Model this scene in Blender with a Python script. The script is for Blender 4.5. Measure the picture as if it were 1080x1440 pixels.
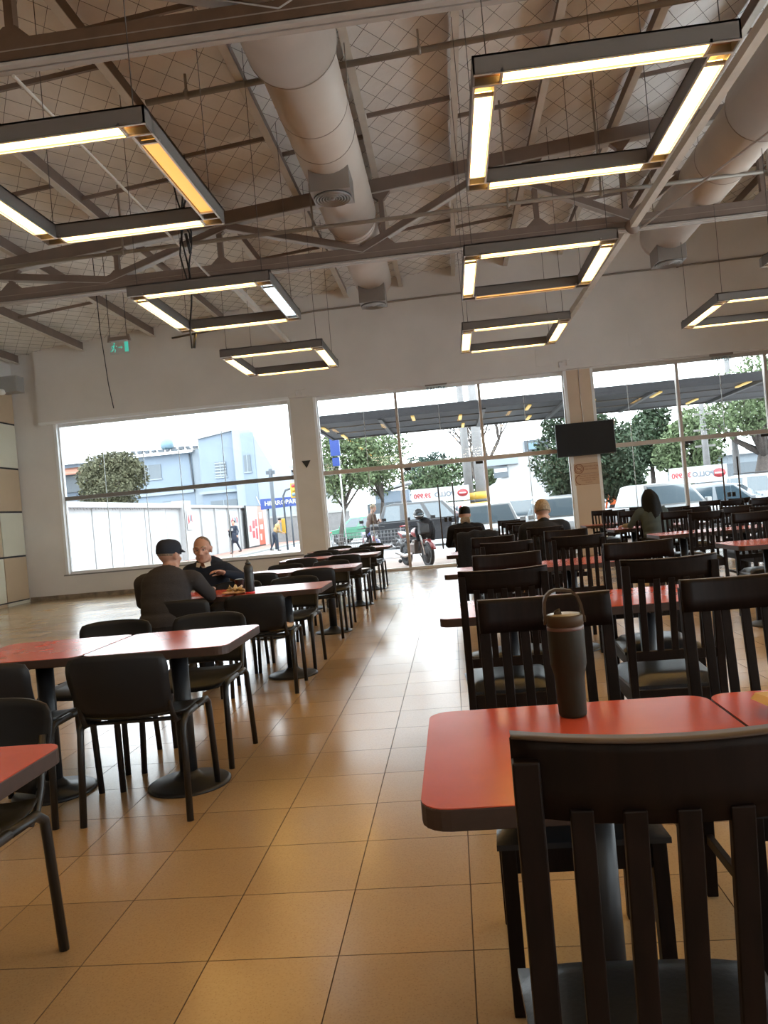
import bpy, bmesh, math, random
import numpy as np
from math import sin, cos, pi, radians, atan2, sqrt
from mathutils import Vector, Matrix, Quaternion
random.seed(7)
S = bpy.context.scene
COL = S.collection
for o in list(bpy.data.objects):
    bpy.data.objects.remove(o)

# ------------------------------------------------------------------ camera, sky, exposure
CAM_H, FPX = 1.26, 1090.0
YAW, PITCH, ROLL = 0.08662, 0.003684, -0.0902
cam = bpy.data.cameras.new('camera')
cam_o = bpy.data.objects.new('camera', cam)
COL.objects.link(cam_o)
RZ = Matrix.Rotation(YAW, 3, 'Z')
RX = Matrix.Rotation(PITCH, 3, 'X')
B0 = Matrix(((1, 0, 0), (0, 0, -1), (0, 1, 0)))
RR = Matrix.Rotation(ROLL, 3, 'Z')
CAM_R = RZ @ RX @ B0 @ RR
cam_o.matrix_world = Matrix.Translation((0, 0, CAM_H)) @ CAM_R.to_4x4()
cam.sensor_fit = 'HORIZONTAL'
cam.sensor_width = 36
cam.lens = 36 * FPX / 1080
cam.clip_start = 0.05
cam.clip_end = 500
S.camera = cam_o

world = bpy.data.worlds.new('overcast_sky')
S.world = world
world.use_nodes = True
wb = world.node_tree.nodes['Background']
wb.inputs[0].default_value = (0.90, 0.95, 1.0, 1)
wb.inputs[1].default_value = 5.0
TUBE = 9.0                                   # radiance of the warm tubes
S.view_settings.view_transform = 'Standard'
S.view_settings.look = 'None'
S.view_settings.exposure = 1.0
S.view_settings.gamma = 1.0
S.view_settings.use_curve_mapping = False
S.cycles.use_denoising = True
S.cycles.max_bounces = 10
S.cycles.diffuse_bounces = 5
S.cycles.transparent_max_bounces = 16
S.cycles.sample_clamp_indirect = 12


def to_px(p):
    v = CAM_R.transposed() @ (Vector(p) - Vector((0, 0, CAM_H)))
    if v.z > -0.05:
        return None
    return (540 + FPX * v.x / -v.z, 720 - FPX * v.y / -v.z, -v.z)


# ------------------------------------------------------------------ materials
MATS = {}


def mat(name, col, rough=0.5, metal=0.0, spec=0.5, noise=0.0, nscale=20.0, bump=0.0, bscale=60.0,
        emit=None, estr=0.0, coat=0.0, wood=False, stretch=(1, 1, 1), alpha=None):
    m = bpy.data.materials.new(name)
    m.use_nodes = True
    nt = m.node_tree
    b = nt.nodes['Principled BSDF']
    b.inputs['Base Color'].default_value = (*col, 1)
    b.inputs['Roughness'].default_value = rough
    b.inputs['Metallic'].default_value = metal
    b.inputs['Specular IOR Level'].default_value = spec
    if coat:
        b.inputs['Coat Weight'].default_value = coat
        b.inputs['Coat Roughness'].default_value = 0.08
    if emit:
        b.inputs['Emission Color'].default_value = (*emit, 1)
        b.inputs['Emission Strength'].default_value = estr
    if noise or bump:
        tc = nt.nodes.new('ShaderNodeTexCoord')
        mp = nt.nodes.new('ShaderNodeMapping')
        mp.inputs['Scale'].default_value = stretch
        nt.links.new(tc.outputs['Object'], mp.inputs['Vector'])
    if noise:
        n = nt.nodes.new('ShaderNodeTexNoise')
        n.inputs['Scale'].default_value = nscale
        n.inputs['Detail'].default_value = 5
        nt.links.new(mp.outputs[0], n.inputs['Vector'])
        mr = nt.nodes.new('ShaderNodeMapRange')
        mr.inputs[1].default_value = 0.3
        mr.inputs[2].default_value = 0.7
        mr.inputs[3].default_value = 1 - noise
        mr.inputs[4].default_value = 1 + noise
        nt.links.new(n.outputs['Fac'], mr.inputs[0])
        hv = nt.nodes.new('ShaderNodeHueSaturation')
        hv.inputs['Color'].default_value = (*col, 1)
        nt.links.new(mr.outputs[0], hv.inputs['Value'])
        nt.links.new(hv.outputs[0], b.inputs['Base Color'])
    if bump:
        n2 = nt.nodes.new('ShaderNodeTexNoise')
        n2.inputs['Scale'].default_value = bscale
        n2.inputs['Detail'].default_value = 4
        nt.links.new(mp.outputs[0], n2.inputs['Vector'])
        bp = nt.nodes.new('ShaderNodeBump')
        bp.inputs['Strength'].default_value = bump
        bp.inputs['Distance'].default_value = 0.02
        nt.links.new(n2.outputs['Fac'], bp.inputs['Height'])
        nt.links.new(bp.outputs[0], b.inputs['Normal'])
    MATS[name] = m
    return m


M = MATS
mat('wall_paint', (.70, .665, .635), .75, noise=.05, nscale=1.2, bump=.05, bscale=40)
mat('white_paint', (.80, .80, .78), .55, noise=.03, nscale=3)
mat('header_paint', (.80, .80, .80), .5)
mat('panel_cream', (.70, .69, .57), .38, noise=.02, nscale=2)
mat('panel_tan', (.56, .43, .29), .38, noise=.03, nscale=2)
mat('joint_dark', (.035, .04, .045), .6)
mat('insulation', (.80, .785, .76), .8, noise=.06, nscale=2.5, bump=.9, bscale=3.2)
mat('wire', (.09, .08, .075), .6, metal=.4)
mat('truss_paint', (.20, .15, .125), .55, noise=.12, nscale=3)
mat('truss_warm_lit', (.115, .064, .036), .6, noise=.25, nscale=4)  # warm lamplight on the near truss put into this rust-brown paint
mat('flange_paint', (.46, .43, .40), .5, noise=.08, nscale=4)
mat('purlin_paint', (.60, .56, .50), .55, noise=.08, nscale=4)
mat('conduit', (.27, .235, .20), .45, metal=.2)
mat('duct', (.55, .48, .42), .5, noise=.05, nscale=2)
mat('duct_seam', (.30, .25, .21), .6)
mat('diffuser_metal', (.30, .27, .25), .4, metal=.5)
mat('diffuser_ring', (.33, .31, .29), .35, metal=.6)
mat('lamp_housing', (.20, .185, .175), .45, metal=.5)
mat('lamp_trim', (.62, .58, .54), .35, metal=.6)
mat('lamp_recess', (.20, .11, .07), .5)
mat('tube_warm', (.9, .8, .6), .4, emit=(1, .58, .15), estr=TUBE)
mat('tube_amber', (.9, .7, .4), .4, emit=(1, .46, .085), estr=.55)
mat('tube_white', (.8, .9, 1), .4, emit=(.62, .86, 1), estr=4.0)
mat('frame_alu', (.47, .42, .38), .4, metal=.35)
mat('frame_white', (.74, .74, .74), .4)
mat('frame_grey', (.23, .22, .21), .45)
mat('joint_pale', (.62, .68, .72), .3)
mat('black_plastic', (.012, .013, .015), .42, spec=.5)
mat('chair_plastic', (.010, .011, .0135), .46, spec=.25, bump=.05, bscale=300)
mat('chair_tube', (.010, .010, .011), .4, spec=.45)
mat('wood_dark', (.0068, .0033, .0025), .5, spec=.14, noise=.4, nscale=9, stretch=(8, 8, 1))
mat('wood_lit_edge', (.036, .018, .010), .5)  # lighter brown: light catching the rail's top edge, put into the colour
mat('leather', (.012, .014, .018), .32, spec=.32, bump=.04, bscale=90)
mat('pedestal', (.012, .013, .016), .42, spec=.4)
mat('table_edge', (.035, .017, .012), .55, noise=.15, nscale=40)
mat('screen', (.004, .008, .014), .35, spec=.25)
mat('tan_ply', (.42, .25, .12), .5)
mat('bottle_green', (.019, .016, .009), .55, spec=.2, noise=.04, nscale=30)
mat('bottle_lid', (.05, .031, .015), .55, spec=.2)
mat('bottle_lid_top', (.30, .24, .15), .3)
mat('bottle_band', (.085, .036, .024), .45)
mat('cardboard', (.52, .33, .13), .6)
mat('paper', (.75, .73, .70), .7)
mat('food', (.52, .36, .16), .7, noise=.3, nscale=60)
mat('red_ring', (.55, .03, .03), .4)
mat('sign_paper', (.49, .33, .21), .6)
mat('sign_print', (.22, .075, .035), .6)
mat('exit_green', (.05, .5, .4), .4, emit=(.10, .62, .48), estr=.3)
mat('brown_plastic', (.24, .19, .165), .5)
mat('grey_plastic', (.33, .33, .32), .5)
mat('chrome', (.6, .6, .6), .25, metal=1)
mat('steel_dark', (.10, .075, .065), .35, metal=.6)
# people
mat('skin', (.38, .205, .145), .55)
mat('skin_pale', (.44, .255, .19), .55)
mat('hair_grey', (.27, .21, .15), .8, spec=.12, noise=.3, nscale=60, bump=.4, bscale=120)
mat('hair_dark', (.004, .004, .0045), .6, spec=.12, noise=.3, nscale=60, bump=.3, bscale=120)
mat('cap_dark', (.022, .025, .035), .8, spec=.12)
mat('sweater_grey', (.037, .034, .035), .9, spec=.12, bump=.25, bscale=160)
mat('sweater_navy', (.018, .023, .036), .9, spec=.12, bump=.25, bscale=160)
mat('shirt_collar', (.55, .50, .44), .8)
mat('jacket_black', (.013, .014, .018), .8, spec=.12, bump=.2, bscale=80)
mat('jacket_charcoal', (.020, .021, .025), .85, spec=.12, bump=.2, bscale=80)
mat('trousers', (.014, .013, .014), .85, spec=.12)
mat('trousers_blue', (.014, .02, .036), .85)
mat('shoe', (.035, .018, .010), .5)
mat('olive_sleeve', (.16, .12, .055), .85, spec=.12)
mat('teal_shirt', (.055, .07, .07), .85, spec=.12)
mat('orange_shirt', (.42, .075, .01), .8)
mat('brown_jacket', (.06, .033, .022), .8)
mat('yellow_shirt', (.30, .19, .08), .8)
mat('eye_white', (.30, .27, .25), .3)
mat('eye_dark', (.01, .008, .006), .2)
# outside
mat('pavement', (.30, .225, .19), .8, noise=.12, nscale=1.5)
mat('asphalt', (.20, .20, .205), .9, noise=.1, nscale=.6)
mat('sidewalk_red', (.22, .115, .09), .85, noise=.1, nscale=2)
mat('kerb', (.22, .22, .21), .85)
mat('white_render', (.30, .30, .305), .85, noise=.04, nscale=.8)
mat('wall_cap', (.17, .16, .15), .85, noise=.2, nscale=3)
mat('blue_grey_render', (.130, .160, .20), .85, noise=.05, nscale=.5)
mat('pale_grey_render', (.175, .20, .225), .85, noise=.05, nscale=.5)
mat('roof_sheet', (.22, .22, .225), .6, noise=.1, nscale=1)
mat('roof_tile', (.17, .07, .045), .8)
mat('dark_opening', (.025, .032, .04), .5)
mat('window_grey', (.06, .075, .09), .35)
mat('tank_blue', (.10, .16, .20), .5)
mat('sign_blue', (.008, .03, .16), .4)
mat('sign_white', (.36, .36, .36), .5)
mat('sign_red', (.30, .025, .03), .5)
mat('print_grey', (.09, .105, .13), .6)
mat('poster_orange', (.34, .06, .03), .5)
mat('traffic_yellow', (.36, .21, .015), .5)
mat('hazard_black', (.02, .02, .02), .6)
mat('concrete_pole', (.13, .125, .125), .9, noise=.1, nscale=4)
mat('canopy_dark', (.024, .024, .029), .6)
mat('canopy_steel', (.085, .085, .085), .5)
mat('canopy_lamp', (.9, .7, .3), .5, emit=(1, .62, .16), estr=.28)
mat('bark', (.045, .035, .03), .9, noise=.25, nscale=8)
mat('fence_grey', (.05, .058, .07), .7)
mat('timber_pale', (.18, .15, .125), .8)
mat('tyre', (.015, .015, .016), .8)
mat('rim_silver', (.55, .56, .58), .35, metal=.6)
mat('car_black', (.007, .008, .011), .3, coat=.25)
mat('car_white', (.30, .305, .31), .3, coat=.5)
mat('car_silver', (.19, .21, .23), .3, metal=.3, coat=.5)
mat('car_green', (.03, .155, .09), .35, coat=.4)
mat('car_glass', (.035, .055, .07), .08, spec=.8)
mat('car_glass_pale', (.13, .17, .20), .08, spec=.8)
mat('car_trim', (.03, .03, .035), .6)
mat('lamp_red', (.45, .03, .03), .3)
mat('lamp_clear', (.3, .3, .3), .15)
mat('moto_red', (.20, .015, .018), .3, coat=.4)
mat('moto_blue', (.01, .02, .17), .3, coat=.4)
mat('cart_wire', (.25, .25, .26), .35, metal=.6)
mat('cart_red', (.62, .04, .05), .4)


def leaf_mat(name, col, var):
    m = mat(name, col, .7, noise=var, nscale=1.3)
    b = m.node_tree.nodes['Principled BSDF']
    b.inputs['Specular IOR Level'].default_value = .2
    return m


leaf_mat('leaf_dark', (.027, .044, .023), .45)
leaf_mat('leaf_mid', (.050, .075, .036), .45)
leaf_mat('leaf_light', (.080, .108, .052), .4)
leaf_mat('leaf_rusty', (.066, .066, .038), .55)
leaf_mat('leaf_bluish', (.030, .050, .040), .4)


def glass_mat():
    m = bpy.data.materials.new('window_glass')
    m.use_nodes = True
    nt = m.node_tree
    nt.nodes.clear()
    out = nt.nodes.new('ShaderNodeOutputMaterial')
    tr = nt.nodes.new('ShaderNodeBsdfTransparent')
    tr.inputs[0].default_value = (.93, .96, .96, 1)
    gl = nt.nodes.new('ShaderNodeBsdfGlossy')
    gl.inputs['Roughness'].default_value = .02
    lw = nt.nodes.new('ShaderNodeFresnel')
    lw.inputs[0].default_value = 1.3
    mx = nt.nodes.new('ShaderNodeMixShader')
    nt.links.new(lw.outputs[0], mx.inputs[0])
    nt.links.new(tr.outputs[0], mx.inputs[1])
    nt.links.new(gl.outputs[0], mx.inputs[2])
    nt.links.new(mx.outputs[0], out.inputs[0])
    M['glass'] = m


glass_mat()


def tile_mat():
    m = mat('terrazzo', (.5, .42, .3), .2)
    nt = m.node_tree
    b = nt.nodes['Principled BSDF']
    geo = nt.nodes.new('ShaderNodeNewGeometry')
    sc = nt.nodes.new('ShaderNodeVectorMath'); sc.operation = 'SCALE'
    sc.inputs['Scale'].default_value = 1 / .39
    add = nt.nodes.new('ShaderNodeVectorMath'); add.operation = 'ADD'
    add.inputs[1].default_value = (.05 / .39 + 50, -2.22 / .39 + 50, .5)
    fl = nt.nodes.new('ShaderNodeVectorMath'); fl.operation = 'FLOOR'
    wn = nt.nodes.new('ShaderNodeTexWhiteNoise'); wn.noise_dimensions = '3D'
    nt.links.new(geo.outputs['Position'], sc.inputs[0])
    nt.links.new(sc.outputs[0], add.inputs[0])
    nt.links.new(add.outputs[0], fl.inputs[0])
    nt.links.new(fl.outputs[0], wn.inputs[0])
    fine = nt.nodes.new('ShaderNodeTexVoronoi')
    fine.inputs['Scale'].default_value = 130
    nt.links.new(geo.outputs['Position'], fine.inputs['Vector'])
    big = nt.nodes.new('ShaderNodeTexNoise')
    big.inputs['Scale'].default_value = 1.1
    big.inputs['Detail'].default_value = 4
    nt.links.new(geo.outputs['Position'], big.inputs['Vector'])
    ramp = nt.nodes.new('ShaderNodeValToRGB')
    ramp.color_ramp.elements[0].position = .0
    ramp.color_ramp.elements[0].color = (.14, .09, .045, 1)
    ramp.color_ramp.elements[1].position = .16
    ramp.color_ramp.elements[1].color = (.37, .25, .135, 1)
    e = ramp.color_ramp.elements.new(.7); e.color = (.40, .275, .15, 1)
    nt.links.new(fine.outputs['Distance'], ramp.inputs[0])
    m1 = nt.nodes.new('ShaderNodeMath'); m1.operation = 'MULTIPLY_ADD'
    m1.inputs[1].default_value = .16; m1.inputs[2].default_value = .80
    nt.links.new(wn.outputs['Value'], m1.inputs[0])
    m2 = nt.nodes.new('ShaderNodeMath'); m2.operation = 'MULTIPLY_ADD'
    m2.inputs[1].default_value = .22
    nt.links.new(big.outputs['Fac'], m2.inputs[0])
    nt.links.new(m1.outputs[0], m2.inputs[2])
    hv = nt.nodes.new('ShaderNodeHueSaturation')
    nt.links.new(ramp.outputs[0], hv.inputs['Color'])
    nt.links.new(m2.outputs[0], hv.inputs['Value'])
    nt.links.new(hv.outputs[0], b.inputs['Base Color'])
    rr = nt.nodes.new('ShaderNodeMapRange')
    rr.inputs[3].default_value = .15; rr.inputs[4].default_value = .28
    b.inputs['Specular IOR Level'].default_value = .5
    nt.links.new(big.outputs['Fac'], rr.inputs[0])
    nt.links.new(rr.outputs[0], b.inputs['Roughness'])
    # gently wavy polish
    n2 = nt.nodes.new('ShaderNodeTexNoise'); n2.inputs['Scale'].default_value = 7
    nt.links.new(geo.outputs['Position'], n2.inputs['Vector'])
    bp = nt.nodes.new('ShaderNodeBump'); bp.inputs['Strength'].default_value = .05; bp.inputs['Distance'].default_value = .01
    nt.links.new(n2.outputs['Fac'], bp.inputs['Height'])
    nt.links.new(bp.outputs[0], b.inputs['Normal'])
    return m


tile_mat()
mat('grout', (.13, .085, .05), .8)


def laminate():
    m = mat('laminate_red', (.50, .075, .040), .24, spec=.5, noise=.06, nscale=6)
    return m


laminate()


# ------------------------------------------------------------------ mesh helpers
class MB:
    def __init__(s):
        s.v, s.f, s.m = [], [], []
        s.sm = []

    def add(s, vs, fs, mi=0, smooth=False):
        o = len(s.v)
        s.v += [tuple(p) for p in vs]
        s.f += [tuple(i + o for i in f) for f in fs]
        s.m += [mi] * len(fs)
        s.sm += [smooth] * len(fs)
        return s

    def box(s, lo, hi, mi=0):
        x0, y0, z0 = lo; x1, y1, z1 = hi
        vs = [(x0, y0, z0), (x1, y0, z0), (x1, y1, z0), (x0, y1, z0), (x0, y0, z1), (x1, y0, z1), (x1, y1, z1), (x0, y1, z1)]
        return s.add(vs, [(0, 3, 2, 1), (4, 5, 6, 7), (0, 1, 5, 4), (1, 2, 6, 5), (2, 3, 7, 6), (3, 0, 4, 7)], mi)

    def cbox(s, c, d, mi=0, rot=None):
        hx, hy, hz = d[0] / 2, d[1] / 2, d[2] / 2
        c = Vector(c)
        vs = [Vector(p) for p in ((-hx, -hy, -hz), (hx, -hy, -hz), (hx, hy, -hz), (-hx, hy, -hz), (-hx, -hy, hz), (hx, -hy, hz), (hx, hy, hz), (-hx, hy, hz))]
        if rot:
            vs = [rot @ p for p in vs]
        return s.add([p + c for p in vs], [(0, 3, 2, 1), (4, 5, 6, 7), (0, 1, 5, 4), (1, 2, 6, 5), (2, 3, 7, 6), (3, 0, 4, 7)], mi)

    def beam(s, a, b, w, h, mi=0, up=(0, 0, 1)):
        """box from a to b: w across, h along `up`"""
        a, b, up = Vector(a), Vector(b), Vector(up)
        d = (b - a).normalized()
        sx = d.cross(up)
        if sx.length < 1e-4:
            sx = d.cross(Vector((0, 1, 0)))
        sx.normalize()
        u = sx.cross(d).normalized()
        vs = []
        for p in (a, b):
            for i, j in ((-1, -1), (1, -1), (1, 1), (-1, 1)):
                vs.append(p + sx * (i * w / 2) + u * (j * h / 2))
        return s.add(vs, [(3, 2, 1, 0), (4, 5, 6, 7), (0, 1, 5, 4), (1, 2, 6, 5), (2, 3, 7, 6), (3, 0, 4, 7)], mi)

    def tube(s, pts, r, n=8, mi=0, caps=True, flat=1.0):
        pts = [Vector(p) for p in pts]
        rs = r if isinstance(r, (list, tuple)) else [r] * len(pts)
        rings = []
        prev = None
        for i, p in enumerate(pts):
            if i == 0: d = pts[1] - p
            elif i == len(pts) - 1: d = p - pts[i - 1]
            else: d = (pts[i + 1] - p).normalized() + (p - pts[i - 1]).normalized()
            d.normalize()
            if prev is None:
                u = d.cross(Vector((0, 0, 1)))
                if u.length < .05: u = d.cross(Vector((0, 1, 0)))
                u.normalize()
            else:
                u = (prev - d * prev.dot(d)).normalized()
            prev = u
            w = d.cross(u)
            rings.append([p + (u * cos(2 * pi * k / n) + w * (flat * sin(2 * pi * k / n))) * rs[i] for k in range(n)])
        vs = [q for g in rings for q in g]
        fs = []
        for i in range(len(pts) - 1):
            for k in range(n):
                k2 = (k + 1) % n
                fs.append((i * n + k, i * n + k2, (i + 1) * n + k2, (i + 1) * n + k))
        s.add(vs, fs, mi, True)
        if caps:
            o = len(s.v) - len(vs)
            s.f += [tuple(o + k for k in range(n))[::-1], tuple(o + (len(pts) - 1) * n + k for k in range(n))]
            s.m += [mi, mi]; s.sm += [False, False]
        return s

    def lathe(s, prof, n=24, c=(0, 0, 0), mi=0, axis='Z', smooth=True):
        vs, fs = [], []
        for r, h in prof:
            for k in range(n):
                a = 2 * pi * k / n
                if axis == 'Z': p = (c[0] + r * cos(a), c[1] + r * sin(a), c[2] + h)
                elif axis == 'Y': p = (c[0] + r * cos(a), c[1] + h, c[2] + r * sin(a))
                else: p = (c[0] + h, c[1] + r * cos(a), c[2] + r * sin(a))
                vs.append(p)
        for i in range(len(prof) - 1):
            for k in range(n):
                k2 = (k + 1) % n
                fs.append((i * n + k, i * n + k2, (i + 1) * n + k2, (i + 1) * n + k))
        fs.append(tuple(range(n))[::-1]); fs.append(tuple((len(prof) - 1) * n + k for k in range(n)))
        return s.add(vs, fs, mi, smooth)

    def prism(s, poly, z0, z1, mi=0, plane='XY'):
        """poly extruded; plane XY extrudes in z, XZ in y, YZ in x"""
        n = len(poly)
        def pt(p, h):
            return {'XY': (p[0], p[1], h), 'XZ': (p[0], h, p[1]), 'YZ': (h, p[0], p[1])}[plane]
        vs = [pt(p, z0) for p in poly] + [pt(p, z1) for p in poly]
        fs = [tuple(range(n))[::-1], tuple(range(n, 2 * n))] + [(i, (i + 1) % n, n + (i + 1) % n, n + i) for i in range(n)]
        return s.add(vs, fs, mi)

    def grid(s, rows, mi=0, smooth=True):
        m, n = len(rows), len(rows[0])
        vs = [p for r in rows for p in r]
        fs = [(i * n + j, i * n + j + 1, (i + 1) * n + j + 1, (i + 1) * n + j) for i in range(m - 1) for j in range(n - 1)]
        return s.add(vs, fs, mi, smooth)

    def sphere(s, c, r, n=12, mi=0, rot=None):
        rr = r if isinstance(r, (tuple, list)) else (r, r, r)
        vs, fs = [], []
        m = max(4, n // 2)
        for i in range(m + 1):
            t = pi * i / m
            for k in range(n):
                a = 2 * pi * k / n
                p = Vector((rr[0] * sin(t) * cos(a), rr[1] * sin(t) * sin(a), rr[2] * cos(t)))
                if rot: p = rot @ p
                vs.append(p + Vector(c))
        for i in range(m):
            for k in range(n):
                k2 = (k + 1) % n
                fs.append((i * n + k, (i + 1) * n + k, (i + 1) * n + k2, i * n + k2))
        return s.add(vs, fs, mi, True)

    def thick(s, rows, t, mi=0):
        """grid surface given thickness t along its normals (closed shell)"""
        m, n = len(rows), len(rows[0])
        R_ = [[Vector(p) for p in r] for r in rows]
        back = []
        for i in range(m):
            br = []
            for j in range(n):
                du = R_[min(i + 1, m - 1)][j] - R_[max(i - 1, 0)][j]
                dv = R_[i][min(j + 1, n - 1)] - R_[i][max(j - 1, 0)]
                nn = du.cross(dv)
                nn = nn.normalized() if nn.length > 1e-9 else Vector((0, 0, 1))
                br.append(R_[i][j] + nn * t)
            back.append(br)
        vs = [p for r in R_ for p in r] + [p for r in back for p in r]
        o = m * n
        fs = []
        for i in range(m - 1):
            for j in range(n - 1):
                a, b, c, d = i * n + j, i * n + j + 1, (i + 1) * n + j + 1, (i + 1) * n + j
                fs.append((a, b, c, d)); fs.append((o + d, o + c, o + b, o + a))
        for i in range(m - 1):
            fs.append((i * n, (i + 1) * n, o + (i + 1) * n, o + i * n))
            fs.append((i * n + n - 1, o + i * n + n - 1, o + (i + 1) * n + n - 1, (i + 1) * n + n - 1))
        for j in range(n - 1):
            fs.append((j, o + j, o + j + 1, j + 1))
            q = (m - 1) * n
            fs.append((q + j, q + j + 1, o + q + j + 1, o + q + j))
        return s.add(vs, fs, mi, True)

    def data(s, name, mats, bevel=0, seg=2):
        me = bpy.data.meshes.new(name)
        me.from_pydata(s.v, [], s.f)
        ms = mats if isinstance(mats, (list, tuple)) else [mats]
        for q in ms:
            me.materials.append(M[q] if isinstance(q, str) else q)
        me.polygons.foreach_set('material_index', s.m)
        me.polygons.foreach_set('use_smooth', s.sm)
        bm = bmesh.new(); bm.from_mesh(me)
        if bevel:
            es = [e for e in bm.edges if len(e.link_faces) == 2 and e.calc_face_angle(0) > .5]
            bmesh.ops.bevel(bm, geom=es, offset=bevel, segments=seg, affect='EDGES', profile=.5, clamp_overlap=True)
        bmesh.ops.recalc_face_normals(bm, faces=bm.faces)
        bm.to_mesh(me); bm.free()
        me.update()
        return me

    def build(s, name, mats, parent=None, bevel=0, seg=2, loc=None, rz=0):
        return link(name, s.data(name, mats, bevel, seg), parent, loc, rz)


def link(name, me, parent=None, loc=None, rz=0):
    o = bpy.data.objects.new(name, me)
    COL.objects.link(o)
    if parent is not None:
        o.parent = parent
    if loc is not None:
        o.location = loc
    if rz:
        o.rotation_euler.z = rz
    return o


def tag(o, label=None, cat=None, group=None, kind=None):
    if label: o['label'] = label
    if cat: o['category'] = cat
    if group: o['group'] = group
    if kind: o['kind'] = kind
    return o


def thing(name, label, cat, loc=(0, 0, 0), rz=0, group=None):
    o = bpy.data.objects.new(name, None)
    COL.objects.link(o)
    o.empty_display_size = .1
    o.location = loc
    o.rotation_euler = (0, 0, rz)
    return tag(o, label, cat, group)


def struct(o):
    o['kind'] = 'structure'
    return o


KIDS = {}


def kids(o):
    return [c for c in bpy.data.objects if c.parent == o]


def copy_tree(o, loc, rz, label=None, group=None, tree=None):
    tree = tree or snapshot(o)
    def rec(node, par):
        src, ch = node
        c = src.copy(); COL.objects.link(c)
        if par is not None: c.parent = par
        for k in ch: rec(k, c)
        return c
    r = rec(tree, None)
    r.location = loc
    r.rotation_euler = (0, 0, rz)
    if label: r['label'] = label
    if group: r['group'] = group
    return r


def snapshot(o):
    return (o, [snapshot(c) for c in kids(o)])


def text_mesh(body, size, mi_mat, name, parent=None, loc=(0, 0, 0), rot=(pi / 2, 0, 0), ext=.004, mirror=False, align='CENTER', bold=0.0):
    cu = bpy.data.curves.new(name, 'FONT')
    cu.body = body; cu.size = size; cu.extrude = ext
    cu.align_x = align; cu.align_y = 'CENTER'
    cu.offset = bold
    cu.resolution_u = 3
    t = bpy.data.objects.new(name, cu)
    COL.objects.link(t)
    dg = bpy.context.evaluated_depsgraph_get()
    me = bpy.data.meshes.new_from_object(t.evaluated_get(dg))
    bpy.data.objects.remove(t)
    if mirror:
        me.transform(Matrix.Scale(-1, 4, (1, 0, 0)))
        me.flip_normals()
    me.materials.clear(); me.materials.append(M[mi_mat])
    o = link(name, me, parent, loc)
    o.rotation_euler = rot
    return o


# ------------------------------------------------------------------ the room shell
XL, XR, YB, YW = -9.75, 10.2, -12.0, 17.0
def roof_z(x): return 6.45 + .085 * x

# floor: sub-base plus tiles (the 300 that show largest as parts, the rest joined)
T = .39
floor = struct(MB().box((XL - .3, YB - .3, -.16), (XR + .3, YW + .32, -.004)).build('floor', 'grout'))
tile_me = {}
def tile_data(i):
    if i not in tile_me:
        g = .0010
        mb = MB()
        a, b = -T / 2 + g, T / 2 - g
        c = .0009
        vs = [(a, a, -.006), (b, a, -.006), (b, b, -.006), (a, b, -.006), (a, a, -.0015), (b, a, -.0015), (b, b, -.0015), (a, b, -.0015),
              (a + c, a + c, 0), (b - c, a + c, 0), (b - c, b - c, 0), (a + c, b - c, 0)]
        fs = [(0, 1, 5, 4), (1, 2, 6, 5), (2, 3, 7, 6), (3, 0, 4, 7), (4, 5, 9, 8), (5, 6, 10, 9), (6, 7, 11, 10), (7, 4, 8, 11), (8, 9, 10, 11)]
        mb.add(vs, fs[:8], 1); mb.f.append(fs[8]); mb.m.append(0); mb.sm.append(False)
        tile_me[i] = mb.data('floor_tile', ['terrazzo', 'grout'])
    return tile_me[i]
cells = []
ix0, ix1 = int(math.floor((XL + .05) / T)), int(math.ceil((XR + .05) / T))
iy0, iy1 = int(math.floor((YB - 2.22) / T)), int(math.ceil((YW - 2.22) / T))
for i in range(ix0, ix1):
    for j in range(iy0, iy1):
        cx_, cy_ = -.05 + (i + .5) * T, 2.22 + (j + .5) * T
        p = to_px((cx_, cy_, 0))
        vis = p is not None and -40 < p[0] < 1120 and p[1] < 1480
        cells.append(((p[2] if vis else 1e6 + cy_), cx_, cy_))
cells.sort()
rest = MB()
base_t = tile_data(0)
bv = [tuple(v.co) for v in base_t.vertices]; bf = [tuple(p.vertices) for p in base_t.polygons]
for n_, (k_, cx_, cy_) in enumerate(cells):
    if n_ < 300:
        link('floor_tile', base_t, floor, (cx_, cy_, 0))
    else:
        dx0 = max(XL, cx_ - T / 2) - cx_; dx1 = min(XR, cx_ + T / 2) - cx_
        dy1 = min(YW + .25, cy_ + T / 2) - cy_
        rest.add([(cx_ + min(max(v[0], dx0), dx1), cy_ + min(v[1], dy1), v[2]) for v in bv], bf); rest.m[-1] = 0; rest.m[-9:-1] = [1] * 8
tag(rest.build('floor_tile_field', ['terrazzo', 'grout'], floor), kind='stuff')

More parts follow.
